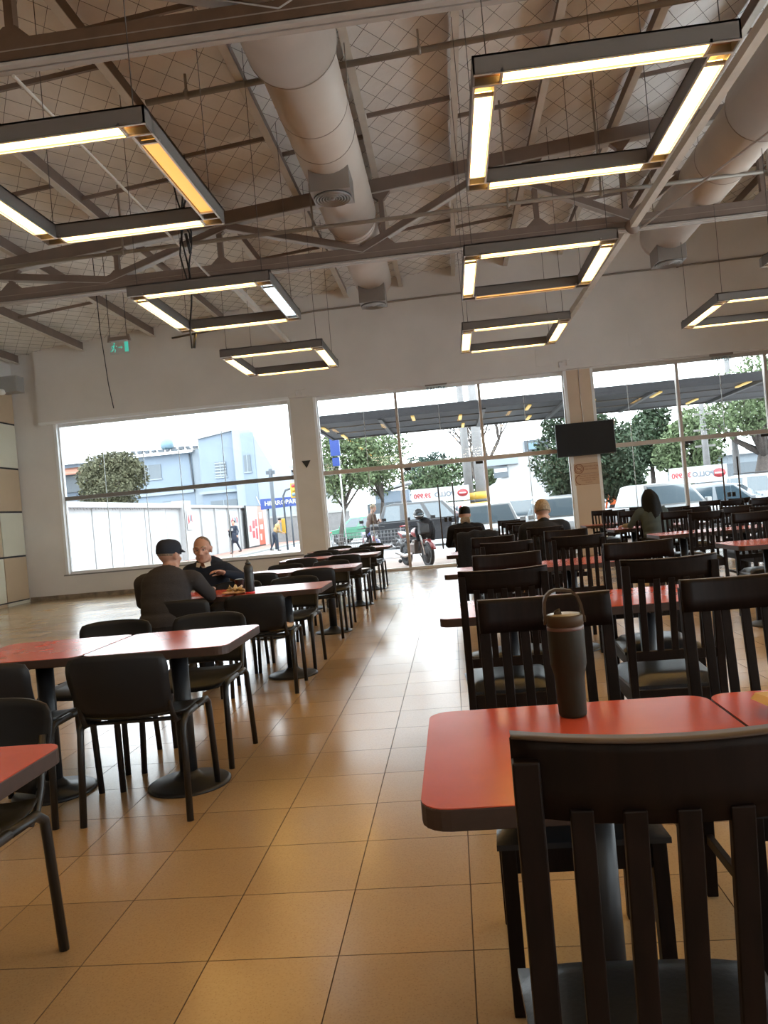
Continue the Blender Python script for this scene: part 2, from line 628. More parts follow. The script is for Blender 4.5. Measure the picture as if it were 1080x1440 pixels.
# ceiling: sagging foil insulation, purlins' wire netting
mb = MB()
NX, NY = 60, 72
rows = []
for j in range(NY + 1):
    y = YB + (YW - YB) * j / NY
    rows.append([(XL - .1 + (XR - XL + .2) * i / NX, y, roof_z(XL - .1 + (XR - XL + .2) * i / NX) + .02 + .015 * sin(i * 2.1) * sin(j * 1.7)) for i in range(NX + 1)])
mb.grid(rows)
ceiling = struct(mb.build('ceiling', 'insulation'))
roof_top = struct(MB().prism([(XL - .4, roof_z(XL - .4) + .1), (XR + .4, roof_z(XR + .4) + .1), (XR + .4, roof_z(XR + .4) + .2), (XL - .4, roof_z(XL - .4) + .2)], YB - .3, YW + .5, plane='XZ').build('roof', 'roof_sheet'))
mb = MB()
def netting(sgn, step, slope):
    c = -60.0
    while c < 60:
        # line y = slope*x*sgn + c clipped to the rectangle
        pts = []
        x0, x1 = XL, XR
        a0 = sgn * slope * x0 + c; a1 = sgn * slope * x1 + c
        lo, hi = YB, YW
        t0, t1 = 0.0, 1.0
        dy = a1 - a0
        ta, tb = (lo - a0) / dy, (hi - a0) / dy
        if ta > tb: ta, tb = tb, ta
        t0, t1 = max(t0, ta), min(t1, tb)
        if t1 > t0:
            p = [(x0 + (x1 - x0) * t, a0 + dy * t) for t in (t0, t1)]
            mb.tube([(q[0], q[1], roof_z(q[0]) - .012) for q in p], 0.0027, 3, caps=False)
        c += step
netting(1, .45, 1.45)
netting(-1, .45, 1.45)
tag(mb.build('wire_netting', 'wire', ceiling), kind='stuff')

# back (window) wall
bays = [(-8.84, -3.36), (-2.82, 2.70), (3.23, 8.73)]
ZT, ZS = 4.0, .55
wb_ = MB()
Y0, Y1 = YW, YW + .3
wb_.box((XL - .3, Y0, -.1), (bays[0][0], Y1, ZT))
wb_.box((bays[0][0], Y0, -.1), (bays[0][1], Y1, ZS))
wb_.box((bays[0][1], Y0, -.1), (bays[1][0], Y1, ZT))
wb_.box((bays[1][1], Y0, -.1), (bays[2][0], Y1, ZT))
wb_.box((bays[2][1], Y0, -.1), (XR + .3, Y1, ZT))
wb_.prism([(XL - .3, ZT), (XR + .3, ZT), (XR + .3, roof_z(XR + .3) + .1), (XL - .3, roof_z(XL - .3) + .1)], Y0, Y1, plane='XZ')
wall_back = struct(wb_.build('wall_back', 'wall_paint'))
mat('column_beige', (.60, .465, .34), .7, noise=.04, nscale=2)
mat('column_pale', (.66, .61, .545), .7, noise=.04, nscale=2)
struct(MB().box((-3.345, YW - .010, .1), (-2.835, YW + .004, ZT)).build('wall_column_left', 'column_pale'))
struct(MB().box((2.715, YW - .010, 0), (3.215, YW + .004, ZT)).build('wall_column_right', 'column_beige'))
hd = MB()
hd.prism([(-9.15, ZT + .02), (XR, ZT + .02), (XR, roof_z(XR) + .02), (-9.15, roof_z(-9.15) + .02)], YW - .10, YW + .02, plane='XZ')
struct(hd.build('wall_header', 'wall_paint'))
struct(MB().box((-9.15, YW - .112, ZT - .005), (-3.36, YW + .05, ZT + .05)).build('trim_1', 'header_paint'))
struct(MB().box((-2.82, YW - .108, ZT - .002), (2.70, YW + .05, ZT + .035)).build('trim_2', 'wall_paint'))
struct(MB().box((-8.9, YW - .03, ZS - .03), (-3.33, YW + .02, ZS)).build('trim_3', 'frame_grey'))
mat('skirting_stain', (.24, .19, .135), .85, noise=.4, nscale=6)
struct(MB().box((XL, YW - .012, 0), (-3.0, YW, .10)).build('baseboard_back', 'skirting_stain'))
# side and rear walls
struct(MB().prism([(YB, 4.95), (YW, 4.95), (YW, roof_z(XL) + .1), (YB, roof_z(XL) + .1)], XL - .25, XL, plane='YZ').build('wall_left_upper', 'white_paint'))
wl = struct(MB().box((XL - .25, YB, 0), (XL - .03, YW, 4.95)).build('wall_left', 'joint_dark'))
zs = [.0, .075, 1.07, 2.07, 3.05, 4.07, 4.95]
pm = {}
kcol = 0
y = YW - .03
while y > 2.0:
    y0 = y - .90
    for r_ in range(6):
        z0, z1 = zs[r_] + .02, zs[r_ + 1] - .02
        if r_ == 0: z0, z1 = .0, .065
        key = (r_, (r_ + kcol) % 2)
        if key not in pm:
            pm[key] = MB().box((0, -.435, z0), (.034, .435, z1)).data('wall_panel', 'panel_tan' if (r_ + kcol) % 2 else 'panel_cream', .004)
        link('wall_panel', pm[key], wl, (XL - .032, y - .45, 0))
    y -= .90; kcol += 1
wr_ = MB().box((XR, YB, 0), (XR + .25, YW, .6)).box((XR, YB, 4.0), (XR + .25, YW, roof_z(XR) + .1))
fill_bays = [(-11.0, -5.5), (-5.0, .5), (1.0, 6.5), (7.0, 12.5)]
ed_ = [YB] + [q for b_ in fill_bays for q in b_] + [YW]
for q in range(0, len(ed_), 2): wr_.box((XR, ed_[q], .6), (XR + .25, ed_[q + 1], 4.0))
struct(wr_.build('wall_right', 'wall_paint'))
for q, (a_, b_) in enumerate(fill_bays):                      # unseen side glazing, added to bring in fill daylight
    w_ = struct(bpy.data.objects.new('window_%d' % (4 + q), None)); COL.objects.link(w_)
    MB().box((XR + .12, a_, .6), (XR + .13, b_, 4.0)).build('glass_pane', 'glass', w_)
    for z_ in (.6, 2.25, 3.93): MB().box((XR + .08, a_, z_), (XR + .18, b_, z_ + .07)).build('window_frame', 'frame_alu', w_)
    for y_ in (a_, (a_ + b_) / 2 - .03, b_ - .06): MB().box((XR + .075, y_, .67), (XR + .185, y_ + .06, 3.93)).build('mullion', 'frame_alu', w_)
struct(MB().prism([(XL - .3, 0), (XR + .3, 0), (XR + .3, roof_z(XR + .3) + .1), (XL - .3, roof_z(XL - .3) + .1)], YB - .25, YB, plane='XZ').build('wall_rear', 'wall_paint'))

# ------------------------------------------------------------------ windows and doors
def window(n, x0, x1, mulls, zb, frame_m, joints, trans_z=2.28, door_mod=None, tm='frame_alu'):
    w = struct(bpy.data.objects.new('window_%d' % n, None)); COL.objects.link(w)
    yc = YW + .14
    def fr(name, lo, hi, m_=frame_m): return MB().box(lo, hi).build(name, m_, w, .004)
    fr('window_frame', (x0, yc - .05, zb), (x0 + .07, yc + .05, ZT))
    fr('window_frame', (x1 - .07, yc - .05, zb), (x1, yc + .05, ZT))
    fr('window_frame', (x0 + .07, yc - .05, ZT - .07), (x1 - .07, yc + .05, ZT))
    fr('window_frame', (x0 + .07, yc - .05, zb), (x1 - .07, yc + .05, zb + .06))
    fr('transom', (x0 + .07, yc - .055, trans_z - .045), (x1 - .07, yc + .055, trans_z + .045), tm)
    for m in mulls:
        fr('mullion', (m - .03, yc - .06, zb + .06), (m + .03, yc + .06, trans_z - .045), tm)
        fr('mullion', (m - .03, yc - .06, trans_z + .045), (m + .03, yc + .06, ZT - .07), tm)
    edges = [x0 + .07] + [q for m in mulls for q in (m - .03, m + .03)] + [x1 - .07]
    for i in range(0, len(edges), 2):
        a, b = edges[i], edges[i + 1]
        for lo, hi, low in ((zb + .06, trans_z - .045, True), (trans_z + .045, ZT - .07, False)):
            if low and door_mod == i // 2: continue
            js = [a] + sorted(q for q in joints if a < q < b) + [b]
            for k in range(len(js) - 1):
                p0, p1 = js[k] + (.006 if k else 0), js[k + 1] - (.006 if k < len(js) - 2 else 0)
                MB().box((p0, yc - .005, lo), (p1, yc + .005, hi)).build('glass_pane', 'glass', w)
                if k: MB().box((js[k] - .007, yc - .006, lo), (js[k] + .007, yc + .006, hi)).build('glass_joint', 'joint_pale', w)
    return w
window(1, -8.84, -3.36, [], ZS, 'frame_white', [-7.8, -6.86, -6.02, -5.0], 2.28, None, 'frame_grey')
window(2, -2.82, 2.70, [-1.01, .83], 0, 'frame_white', [-1.75, .02 + -.1, 1.78], 2.30, 1)
window(3, 3.23, 8.73, [5.05, 6.88], 0, 'frame_alu', [4.0, 5.95, 7.8], 2.30, 1)
# reveals of the window bays
for k_, (a, b) in enumerate(bays):
    z0 = ZS if k_ == 0 else 0
    rv = MB().box((a - .012, YW - .012, z0), (a + .05, YW + .085, ZT)).box((b - .05, YW - .012, z0), (b + .012, YW + .085, ZT))
    struct(rv.build('trim_%d' % (4 + k_), 'header_paint'))

def door(n, x0, x1, open_leaf):
    d = struct(bpy.data.objects.new('door_%d' % n, None)); COL.objects.link(d)
    yc = YW + .14
    xm = (x0 + x1) / 2
    for s_ in (0, 1):
        a, b = ((x0 + .035, xm - .006), (xm + .006, x1 - .035))[s_]
        leaf = MB().box((a, yc - .006, .02), (b, yc + .006, 2.25)).build('door_leaf', 'glass', d)
        hx = xm + (-.16 if s_ == 0 else .16)
        h = MB()
        h.tube([(hx, yc - .07, .40), (hx, yc - .07, 1.82)], .016, 10)
        h.tube([(hx, yc - .07, .62), (hx, yc - .005, .62)], .009, 6).tube([(hx, yc - .07, 1.6), (hx, yc - .005, 1.6)], .009, 6)
        h.build('door_handle', 'steel_dark', leaf)
        lx = xm + (-.05 if s_ == 0 else .05)
        MB().box((lx - .035, yc - .02, .98), (lx + .035, yc + .02, 1.08)).build('door_lock', 'black_plastic', leaf, .004)
        fx = x0 + .10 if s_ == 0 else x1 - .10
        MB().box((fx - .08, yc - .02, 2.19), (fx + .08, yc + .02, 2.25)).build('door_fitting', 'black_plastic', leaf, .004)
    MB().sphere((xm - .05, yc - .03, 2.20), (.035, .03, .035), 10).build('door_stop', 'black_plastic', d)
    return d
door(1, -.98, .80, None)
door(2, 5.08, 6.85, None)

# ------------------------------------------------------------------ steel roof structure
PURL = [-9.5, -7.95, -6.28, -4.66, -3.07, -1.86, -.66, .49, 1.62, 2.80, 3.95, 5.1, 6.25, 7.4, 8.55, 9.7]
TRUSS_Y = [5.8, 11.35]
for x in PURL:
    zt = roof_z(x) - .015
    p = struct(bpy.data.objects.new('roof_purlin', None)); COL.objects.link(p); p.location = (x, 0, zt)
    MB().box((-.012, YB, -.19), (.012, YW - .10, 0)).build('web', 'truss_paint', p)
    MB().box((-.045, YB, -.20), (.045, YW - .10, -.188)).build('flange', 'purlin_paint', p)
def chord_top(x): return roof_z(x) - .225
for ti, ty in enumerate(TRUSS_Y):
    t = struct(bpy.data.objects.new('roof_truss', None)); COL.objects.link(t); t.location = (0, ty, 0)
    TP = 'truss_warm_lit' if ti == 0 else 'truss_paint'
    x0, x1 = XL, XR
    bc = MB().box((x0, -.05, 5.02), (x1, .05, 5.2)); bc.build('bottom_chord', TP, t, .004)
    for ya in (-.066, .010): MB().box((x0, ya, 4.985), (x1, ya + .056, 5.02)).build('bottom_flange', 'flange_paint', t)
    MB().box((x0, -.066, 5.012), (x1, .066, 5.021)).build('flange_gap', 'joint_dark', t)
    MB().box((x0, -.055, 5.10), (x1, .055, 5.108)).build('chord_seam', 'duct_seam', t)
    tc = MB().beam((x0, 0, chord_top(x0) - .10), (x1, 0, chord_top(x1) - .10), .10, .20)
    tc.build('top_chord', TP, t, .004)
    MB().beam((x0, 0, chord_top(x0) - .205), (x1, 0, chord_top(x1) - .205), .13, .016).build('top_flange', 'flange_paint', t)
    def zt(x): return chord_top(x) - .21
    for x in (-8.6, -6.36, -4.68, -3.07, -.62, 1.6, 2.85, 4.75, 6.75, 8.6):
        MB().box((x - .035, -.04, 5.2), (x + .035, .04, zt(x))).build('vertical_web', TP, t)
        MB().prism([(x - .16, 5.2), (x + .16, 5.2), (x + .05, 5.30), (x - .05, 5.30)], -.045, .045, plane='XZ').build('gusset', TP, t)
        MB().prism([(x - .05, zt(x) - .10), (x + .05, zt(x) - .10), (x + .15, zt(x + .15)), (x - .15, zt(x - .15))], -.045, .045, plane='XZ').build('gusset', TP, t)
    bots, tops = [-8.6, -4.85, -.95, 2.9, 6.75], [-6.7, -2.95, .98, 4.75, 8.6]
    for a, b in list(zip(bots, tops)) + list(zip(tops[:-1], bots[1:])):
        za = 5.18 if a in bots else zt(a); zb_ = 5.18 if b in bots else zt(b)
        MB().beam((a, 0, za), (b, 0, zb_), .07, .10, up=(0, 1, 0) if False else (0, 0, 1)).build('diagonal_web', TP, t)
        d_ = MB().beam((a, 0, za - .06), (b, 0, zb_ - .06), .11, .012); d_.build('diagonal_flange', 'flange_paint', t)
# ties along the hall
def rod(name, a, b, r, m_='purlin_paint'):
    return struct(MB().tube([a, b], r, 8).build(name, m_))
rod('tie_rod_beam', (-3.12, 5.85, 4.97), (-3.25, 11.30, 5.02), .016)
struct(MB().beam((2.95, 5.86, 5.04), (2.90, 11.29, 5.02), .09, .10).build('tie_beam', 'purlin_paint'))
struct(MB().beam((2.88, 11.42, 5.04), (2.82, YW - .10, 5.06), .10, .12).build('tie_beam', 'purlin_paint'))
struct(MB().beam((-3.1, 11.42, 5.10), (-3.2, YW - .10, 5.18), .08, .10).build('tie_beam', 'purlin_paint'))
rod('brace_rod_beam', (4.75, 5.88, 5.12), (3.0, 11.29, 4.97), .014, 'flange_paint')
MB_ = MB().sphere((2.9, 11.22, 5.0), (.11, .06, .11), 12)
struct(MB_.build('truss_node_beam', 'truss_paint'))
# bridging bars between purlins (staggered)
for k_ in range(len(PURL) - 1):
    xa, xb = PURL[k_] + .05, PURL[k_ + 1] - .05
    for yy in (7.05 + .55 * (k_ % 2), 9.7 + .5 * (k_ % 2), 13.8 + .4 * (k_ % 2)):
        struct(MB().beam((xa, yy, roof_z(xa) - .13), (xb, yy, roof_z(xb) - .13), .03, .05).build('bridging_beam', 'truss_paint'))
# conduits
def conduit(label, pts, r, hangers):
    t = thing('conduit_pipe', label, 'pipe')
    MB().tube(pts, r, 8).build('pipe_run', 'conduit', t)
    for (x, y, z0, z1) in hangers:
        h = MB().box((x - .012, y - .012, z0), (x + .012, y + .012, z1))
        h.lathe([(r + .012, -.02), (r + .012, .02)], 10, (x, y, z0), axis='X')
        h.build('pipe_hanger', 'conduit', t)
    return t
conduit('brown sprinkler pipe running just under the purlins above the nearest lights', [(-2.9, 8.2, roof_z(-2.9) - .245), (XR - .05, 9.0, roof_z(XR) - .245)], .035,
        [(x, 8.2 + .8 * (x + 2.9) / 13.05, roof_z(x) - .24, roof_z(x) - .015) for x in (-2.45, .1, 3.4, 6.9)])
conduit('long thin brown conduit hanging level in front of the far truss', [(XL + .02, 10.3, 5.16), (XR - .02, 10.3, 5.2)], .028,
        [(x, 10.3, 5.17, roof_z(x) + 0) for x in (-7.2, -4.15, -1.5, 1.1, 2.3, 4.4, 6.8)])
conduit('pale conduit fixed high along the back wall', [(-5.85, YW - .14, 5.62), (-2.6, YW - .14, 5.86), (XR - .3, YW - .14, 5.98)], .022,
        [(x, YW - .125, 5.86 + (x + 2.6) * .0095, 5.95 + (x + 2.6) * .0095) for x in (-1.2, 1.5, 3.4, 5.2, 7.4)])
MB_ = MB()

# ------------------------------------------------------------------ air ducts
def duct(x, rings, diffs, label, zc=5.60, r=.37, yend=14.35, elbow=False):
    t = thing('air_duct', label, 'duct', (x, 0, 0))
    mb = MB()
    if not elbow:
        mb.tube([(0, YB + .02, zc), (0, 6.95, zc)], r + .05, 36, caps=True)
        mb.tube([(0, 6.95, zc), (0, 11.05, zc)], r, 36, caps=True)
        mb.tube([(0, 11.05, zc + .0), (0, yend, zc + .02)], r - .03, 36, caps=True)
    else:
        mb.tube([(0, YB + .02, zc), (0, 9.3, zc)], r + .05, 36, caps=True)
        pts = [(0, 9.3, zc), (0, yend - .35, zc)]
        mb.tube(pts, r, 36)
        mb.sphere((0, yend - .35, zc), (r, r * 1.15, r), 32)
    mb.build('duct_body', 'duct', t)
    for yy, rr in rings:
        mb = MB(); mb.tube([(0, yy - .006, zc), (0, yy + .006, zc)], rr + .004, 36)
        mb.build('duct_seam', 'duct_seam', t)
    for yy in diffs:
        zb = zc - r - .18
        b = MB().box((-.235, yy - .235, zb), (.235, yy + .235, zc - r + .16)).build('diffuser_box', 'diffuser_metal', t, .006)
        MB().lathe([(.225, -.004), (.225, .002)], 28, (0, yy, zb)).build('diffuser_back', 'joint_dark', b)
        m2 = MB()
        for q in range(6):
            ro = .215 - q * .034
            m2.lathe([(ro, -.004), (ro + .008, -.022 + q * .002), (ro - .003, -.026 + q * .002), (ro - .008, -.006)], 28, (0, yy, zb))
        m2.lathe([(.03, .0), (.026, -.02)], 16, (0, yy, zb))
        m2.build('diffuser_grille', 'diffuser_ring', b)
    for yy in (4.0, 8.0, 12.6):
        MB().tube([(-r - .02, yy, zc), (-r - .02, yy, roof_z(x) - .02)], .006, 6).build('duct_hanger', 'conduit', t)
        MB().tube([(r + .02, yy, zc), (r + .02, yy, roof_z(x) - .02)], .006, 6).build('duct_hanger', 'conduit', t)
    return t
duct(-1.06, [(6.95, .42), (8.0, .37), (8.6, .37), (11.05, .37), (11.25, .34)], [9.1, 13.95], 'beige round air duct running along the middle of the ceiling')
duct(3.98, [(9.3, .42), (10.6, .37)], [13.35], 'beige round air duct with rounded end above the television', elbow=True, yend=13.9, zc=5.57)

# ------------------------------------------------------------------ hanging light frames
def light_frame(x, y, z, label, tubes=('w', 'w', 'w', 'w'), W=1.54, D=1.70):
    t = thing('light_frame', label, 'lamp', (x, y, z), 0, 'hanging rectangular light frames')
    h, w = .115, .145
    def bar(lo, hi, along):
        mb = MB()
        x0, y0 = lo; x1, y1 = hi
        th = .012
        mb.box((x0, y0, h - th), (x1, y1, h))
        if along == 'x':
            mb.box((x0, y0, 0), (x1, y0 + th, h)).box((x0, y1 - th, 0), (x1, y1, h))
            mb.box((x0, y0, 0), (x0 + th, y1, h)).box((x1 - th, y0, 0), (x1, y1, h))
        else:
            mb.box((x0, y0, 0), (x0 + th, y1, h)).box((x1 - th, y0, 0), (x1, y1, h))
        hb = mb.build('housing_bar', 'lamp_housing', t)
        return hb
    specs = [('n', (0, 0), (W, w), 'x'), ('f', (0, D - w), (W, D), 'x'), ('l', (0, w), (w, D - w), 'y'), ('r', (W - w, w), (W, D - w), 'y')]
    for k_, (nm, lo, hi, al) in enumerate(specs):
        hb = bar(lo, hi, al)
        x0, y0 = lo; x1, y1 = hi
        e = .17 if al == 'x' else .11
        if al == 'x': a, b = (x0 + e, y0 + .02), (x1 - e, y1 - .02)
        else: a, b = (x0 + .02, y0 + e), (x1 - .02, y1 - e)
        mm = {'w': 'tube_warm', 'a': 'tube_amber', 'c': 'tube_white'}[tubes[k_]]
        MB().box((a[0], a[1], .012), (b[0], b[1], .03)).build('diffuser', mm, hb)
        for q in ((((x0 + .012, y0 + .012), (a[0], y1 - .012)), ((b[0], y0 + .012), (x1 - .012, y1 - .012))) if al == 'x' else
                  (((x0 + .012, y0), (x1 - .012, a[1])), ((x0 + .012, b[1]), (x1 - .012, y1)))):
            MB().box((*q[0], .05), (*q[1], .06)).build('end_recess', 'lamp_recess', hb)
        tr = MB()
        if al == 'x':
            for q in (a[0], b[0]): tr.box((q - .008, y0, -.002), (q + .008, y1, .02))
            for q in (y0, y1 - .014): tr.box((x0, q, -.004), (x1, q + .014, .004))
        else:
            for q in (a[1], b[1]): tr.box((x0, q - .008, -.002), (x1, q + .008, .02))
            for q in (x0, x1 - .014): tr.box((q, y0, -.004), (q + .014, y1, .004))
        tr.build('lamp_rim', 'lamp_trim', hb)
    for (cx_, cy_) in ((.09, .07), (W - .09, .07), (.09, D - .07), (W - .09, D - .07)):
        MB().box((cx_ - .09, cy_ - .03, h), (cx_ + .09, cy_ + .03, h + .012)).build('hanger_plate', 'black_plastic', t)
        zt_ = roof_z(x + cx_) - .02 - z
        if abs(x + cx_ - 3.98) < .40 and y + cy_ < 13.9: zt_ = 5.18 - z      # fixed to the duct above
        MB().tube([(cx_, cy_, h), (cx_, cy_, zt_)], .0035, 5).build('hanging_wire', 'wire', t)
    return t
light_frame(.36, 4.62, 3.8, 'nearest light frame of the column above the red tables, three bright sides', ('w', 'w', 'w', 'w'))
light_frame(.36, 7.92, 3.8, 'second light frame above the right tables, in front of the far truss', ('w', 'a', 'w', 'w'))
light_frame(.39, 11.22, 3.8, 'farthest light frame above the right tables, over the glass doors', ('w', 'w', 'w', 'w'))
light_frame(-3.20, 4.64, 3.8, 'nearest left light frame, with one amber side beside the air duct', ('w', 'w', 'w', 'a'))
light_frame(-3.20, 7.94, 3.8, 'second left light frame with one bluish white tube', ('w', 'w', 'w', 'c'))
light_frame(-3.20, 11.24, 3.8, 'small far left light frame over the two seated men', ('w', 'w', 'w', 'w'))
light_frame(3.94, 11.16, 3.8, 'far right light frame in front of the right windows', ('w', 'w', 'w', 'w'))
light_frame(.36, 1.32, 3.8, 'light frame overhead just above the camera, right of the aisle', ('w', 'w', 'w', 'w'))
light_frame(-3.20, 1.34, 3.8, 'light frame overhead just above the camera, left of the aisle', ('w', 'w', 'w', 'w'))
light_frame(3.94, 4.62, 3.8, 'nearest frame of the right light column', ('w', 'w', 'w', 'w'))
light_frame(3.94, 7.92, 3.8, 'middle frame of the right light column', ('w', 'w', 'w', 'w'))

# unseen strip lamps added behind the camera to lift the interior light
mat('tube_fill', (.9, .9, .85), .4, emit=(1, .84, .62), estr=10.0)
for k in range(4):
    for q in range(4):
        t = thing('fill_lamp', f'long white strip lamp over the rear of the hall, row {("first", "second", "third", "fourth")[k]}, {("far left", "left", "right", "far right")[q]}', 'lamp', (-7.5 + 4.8 * q, -5.0 - 2.0 * k, 4.2), 0, 'strip lamps in the rear of the hall')
        MB().box((-1.2, -.12, 0), (1.2, .12, .07)).build('lamp_housing', 'white_paint', t)
        MB().box((-1.17, -.10, -.02), (1.17, .10, 0)).build('diffuser', 'tube_fill', t)
        for sx in (-1, 1): MB().tube([(sx, 0, .07), (sx, 0, roof_z(-7.5 + 4.8 * q + sx) - 4.22)], .004, 5).build('hanging_wire', 'wire', t)
# black cables dangling beside the left lights
t = thing('hanging_cable', 'bundle of loose black cables dangling beside the second left light frame', 'cable', (-3.02, 9.5, 0))
for k_, (dx, zb_) in enumerate(((0, 3.56), (.05, 4.25), (-.05, 4.4), (.02, 4.9))):
    pts = [(dx + .04 * sin(q * 1.3 + k_), .02 * k_, roof_z(-3.02) - .2 - (roof_z(-3.02) - .2 - zb_) * q / 9) for q in range(10)]
    MB().tube(pts, .011, 6).build('cable_strand', 'black_plastic', t)
pl = MB().tube([(.03, 0, 3.74), (.0, 0, 3.56)], .018, 8).tube([(.02, 0, 5.0), (.06, 0, 4.75)], .02, 8)
pl.build('cable_plug', 'black_plastic', t)
tag(MB().tube([(-5.35, 12.0, 5.97), (-5.33, 12.0, 4.6), (-5.30, 12.0, 4.2), (-5.28, 12.02, 3.75), (-5.22, 12.0, 3.35)], .008, 6).build('hanging_wire', 'black_plastic'),
    'single thin black wire hanging in front of the left window wall', 'wire')

# exit sign
t = thing('exit_sign', 'hanging clear exit sign with green running man, arrow and door', 'sign', (-5.03, 12.0, 4.42))
MB().box((-.165, -.03, 0), (.165, .03, .06)).prism([(-.19, -.02), (-.15, -.02), (-.15, .09), (-.17, .09)], -.03, .03, plane='XZ').prism([(.15, -.02), (.19, -.02), (.17, .09), (.15, .09)], -.03, .03, plane='XZ').build('sign_housing', 'brown_plastic', t, .006)
for sx in (-.15, .13):
    MB().tube([(sx, 0, .05), (sx, 0, 1.5)], .006, 6).build('hanger_rod', 'black_plastic', t)
MB().box((-.16, -.003, -.22), (.16, .003, 0)).build('acrylic_plate', 'glass', t)
g = MB()
g.sphere((-.085, -.008, -.045), (.016, .004, .016), 10)
g.tube([(-.09, -.008, -.065), (-.105, -.008, -.12)], .014, 6, flat=.4)
g.tube([(-.09, -.008, -.075), (-.055, -.008, -.10), (-.05, -.008, -.085)], .006, 6).tube([(-.095, -.008, -.075), (-.13, -.008, -.09), (-.13, -.008, -.115)], .006, 6)
g.tube([(-.105, -.008, -.12), (-.075, -.008, -.145), (-.085, -.008, -.185)], .008, 6).tube([(-.105, -.008, -.12), (-.125, -.008, -.16), (-.155, -.008, -.165)], .008, 6)
g.build('running_man', 'exit_green', t)
g = MB().box((-.025, -.012, -.115), (.035, -.004, -.105)).prism([(.02, -.135), (.05, -.11), (.02, -.085), (.028, -.11)], -.012, -.004, plane='XZ')
g.build('arrow', 'exit_green', t)
MB().box((.085, -.012, -.19), (.145, -.004, -.03)).build('door_symbol', 'exit_green', t)

# television on the column
t = thing('television', 'dark switched-off television mounted on the column by the doors', 'television', (2.94, 16.68, 2.48), 0)
MB().box((-.61, -.03, -.35), (.61, .03, .35)).build('screen_bezel', 'black_plastic', t, .006)
MB().box((-.60, -.034, -.335), (.60, -.030, .34)).build('screen', 'screen', t)
br = MB().box((-.12, .03, -.12), (.12, .05, .12)).box((-.04, .05, -.05), (.04, .29, .05)).box((-.15, .285, -.15), (.15, .315, .15))
br.build('wall_bracket', 'black_plastic', t)
tag(MB().box((3.50, 16.72, 2.72), (3.58, 16.78, 2.84)).box((3.44, 16.70, 2.76), (3.50, 16.75, 2.78)).build('wifi_box', 'sign_paper'), 'small tan box at the upper corner of the television', 'box')

# no-smoking notice
t = thing('notice_sheet', 'tan no smoking notice on the column under the television', 'sign', (2.95, YW - .017, 1.75))
MB().box((-.25, -.002, .005), (.26, .005, .225)).build('upper_sheet', 'sign_paper', t)
MB().box((-.25, -.002, -.235), (.26, .005, -.005)).build('lower_sheet', 'sign_paper', t)
def ring(c, r, w, arc=(0, 2 * pi)):
    mb = MB(); n = 28; vs = []; fs = []
    for k in range(n + 1):
        a = arc[0] + (arc[1] - arc[0]) * k / n
        for rr in (r - w, r): vs.append((c[0] + rr * cos(a), -.004, c[1] + rr * sin(a)))
    for k in range(n): fs.append((2 * k, 2 * k + 1, 2 * k + 3, 2 * k + 2))
    return mb.add(vs, fs)
r1 = ring((-.15, .115), .105, .016); r2 = ring((-.15, .115), .075, .012)
for q in (r1, r2): q.build('print_ring', 'sign_print', t)
MB().cbox((-.15, -.004, .115), (.085, .002, .018)).cbox((-.15, -.004, .115), (.15, .002, .012), rot=Matrix.Rotation(radians(40), 3, 'Y')).build('cigarette_symbol', 'sign_print', t)
ring((-.13, -.12), .112, .014, (pi / 2, 3 * pi / 2)).build('print_ring', 'sign_print', t)
for z_ in (.222, .008, -.008, -.232):
    MB().box((-.12, -.004, z_ - .003), (.255, -.002, z_ + .003)).build('print_rule', 'sign_print', t)
text_mesh('GRACIAS POR', .052, 'sign_print', 'print_text', t, (.10, -.004, .155), ext=.001)
text_mesh('NO FUMAR', .052, 'sign_print', 'print_text', t, (.10, -.004, .095), ext=.001)
for k_, tx in enumerate(('SE PROHIBE EL CONSUMO DE', 'PRODUCTOS DE TABACO,', 'ES PERJUDICIAL PARA', 'LA SALUD')):
    text_mesh(tx, .032, 'sign_print', 'print_text', t, (.04, -.004, -.05 - .045 * k_), ext=.001)

# triangle marker, vents, pipe stubs on the back wall
tag(MB().prism([(-.10, .075), (.10, .075), (0, -.09)], -.02, 0, plane='XZ').build('triangle_marker', 'black_plastic', None, .003, loc=(-3.10, YW - .010, 2.54)), 'small black downward triangle marker on the left column', 'marker')
for (x, z, w_, lab) in ((2.26, 4.32, .17, 'square grey vent cover above the television column'), (4.19, 4.50, .12, 'small square vent cover above the right windows')):
    v = thing('wall_vent', lab, 'vent', (x, YW - .10, z))
    MB().box((-w_, -.012, -w_ * 1.1), (w_, 0, w_ * 1.1)).build('vent_cover', 'wall_paint', v, .004)
    sl = [MB().box((-w_ + .02, -.018, q * .05 - .008), (w_ - .02, -.012, q * .05 + .008)).build('vent_slat', 'wall_paint', v) for q in (-2, -1, 0, 1, 2)]
for (x, z, lab) in ((-3.15, 4.12, 'left pipe stub of the pair over the left column'), (-3.02, 4.13, 'right pipe stub of the pair over the left column'), (2.60, 4.13, 'left pipe stub of the pair over the television column'), (2.76, 4.16, 'right pipe stub of the pair over the television column')):
    tag(MB().tube([(-.03, 0, -.06), (-.03, -.035, .0), (-.03, -.035, .045), (.03, -.035, .05), (.03, 0, .05)], .012, 8).build('pipe_stub', 'wall_paint', None, loc=(x, YW - .10, z)), lab, 'pipe')
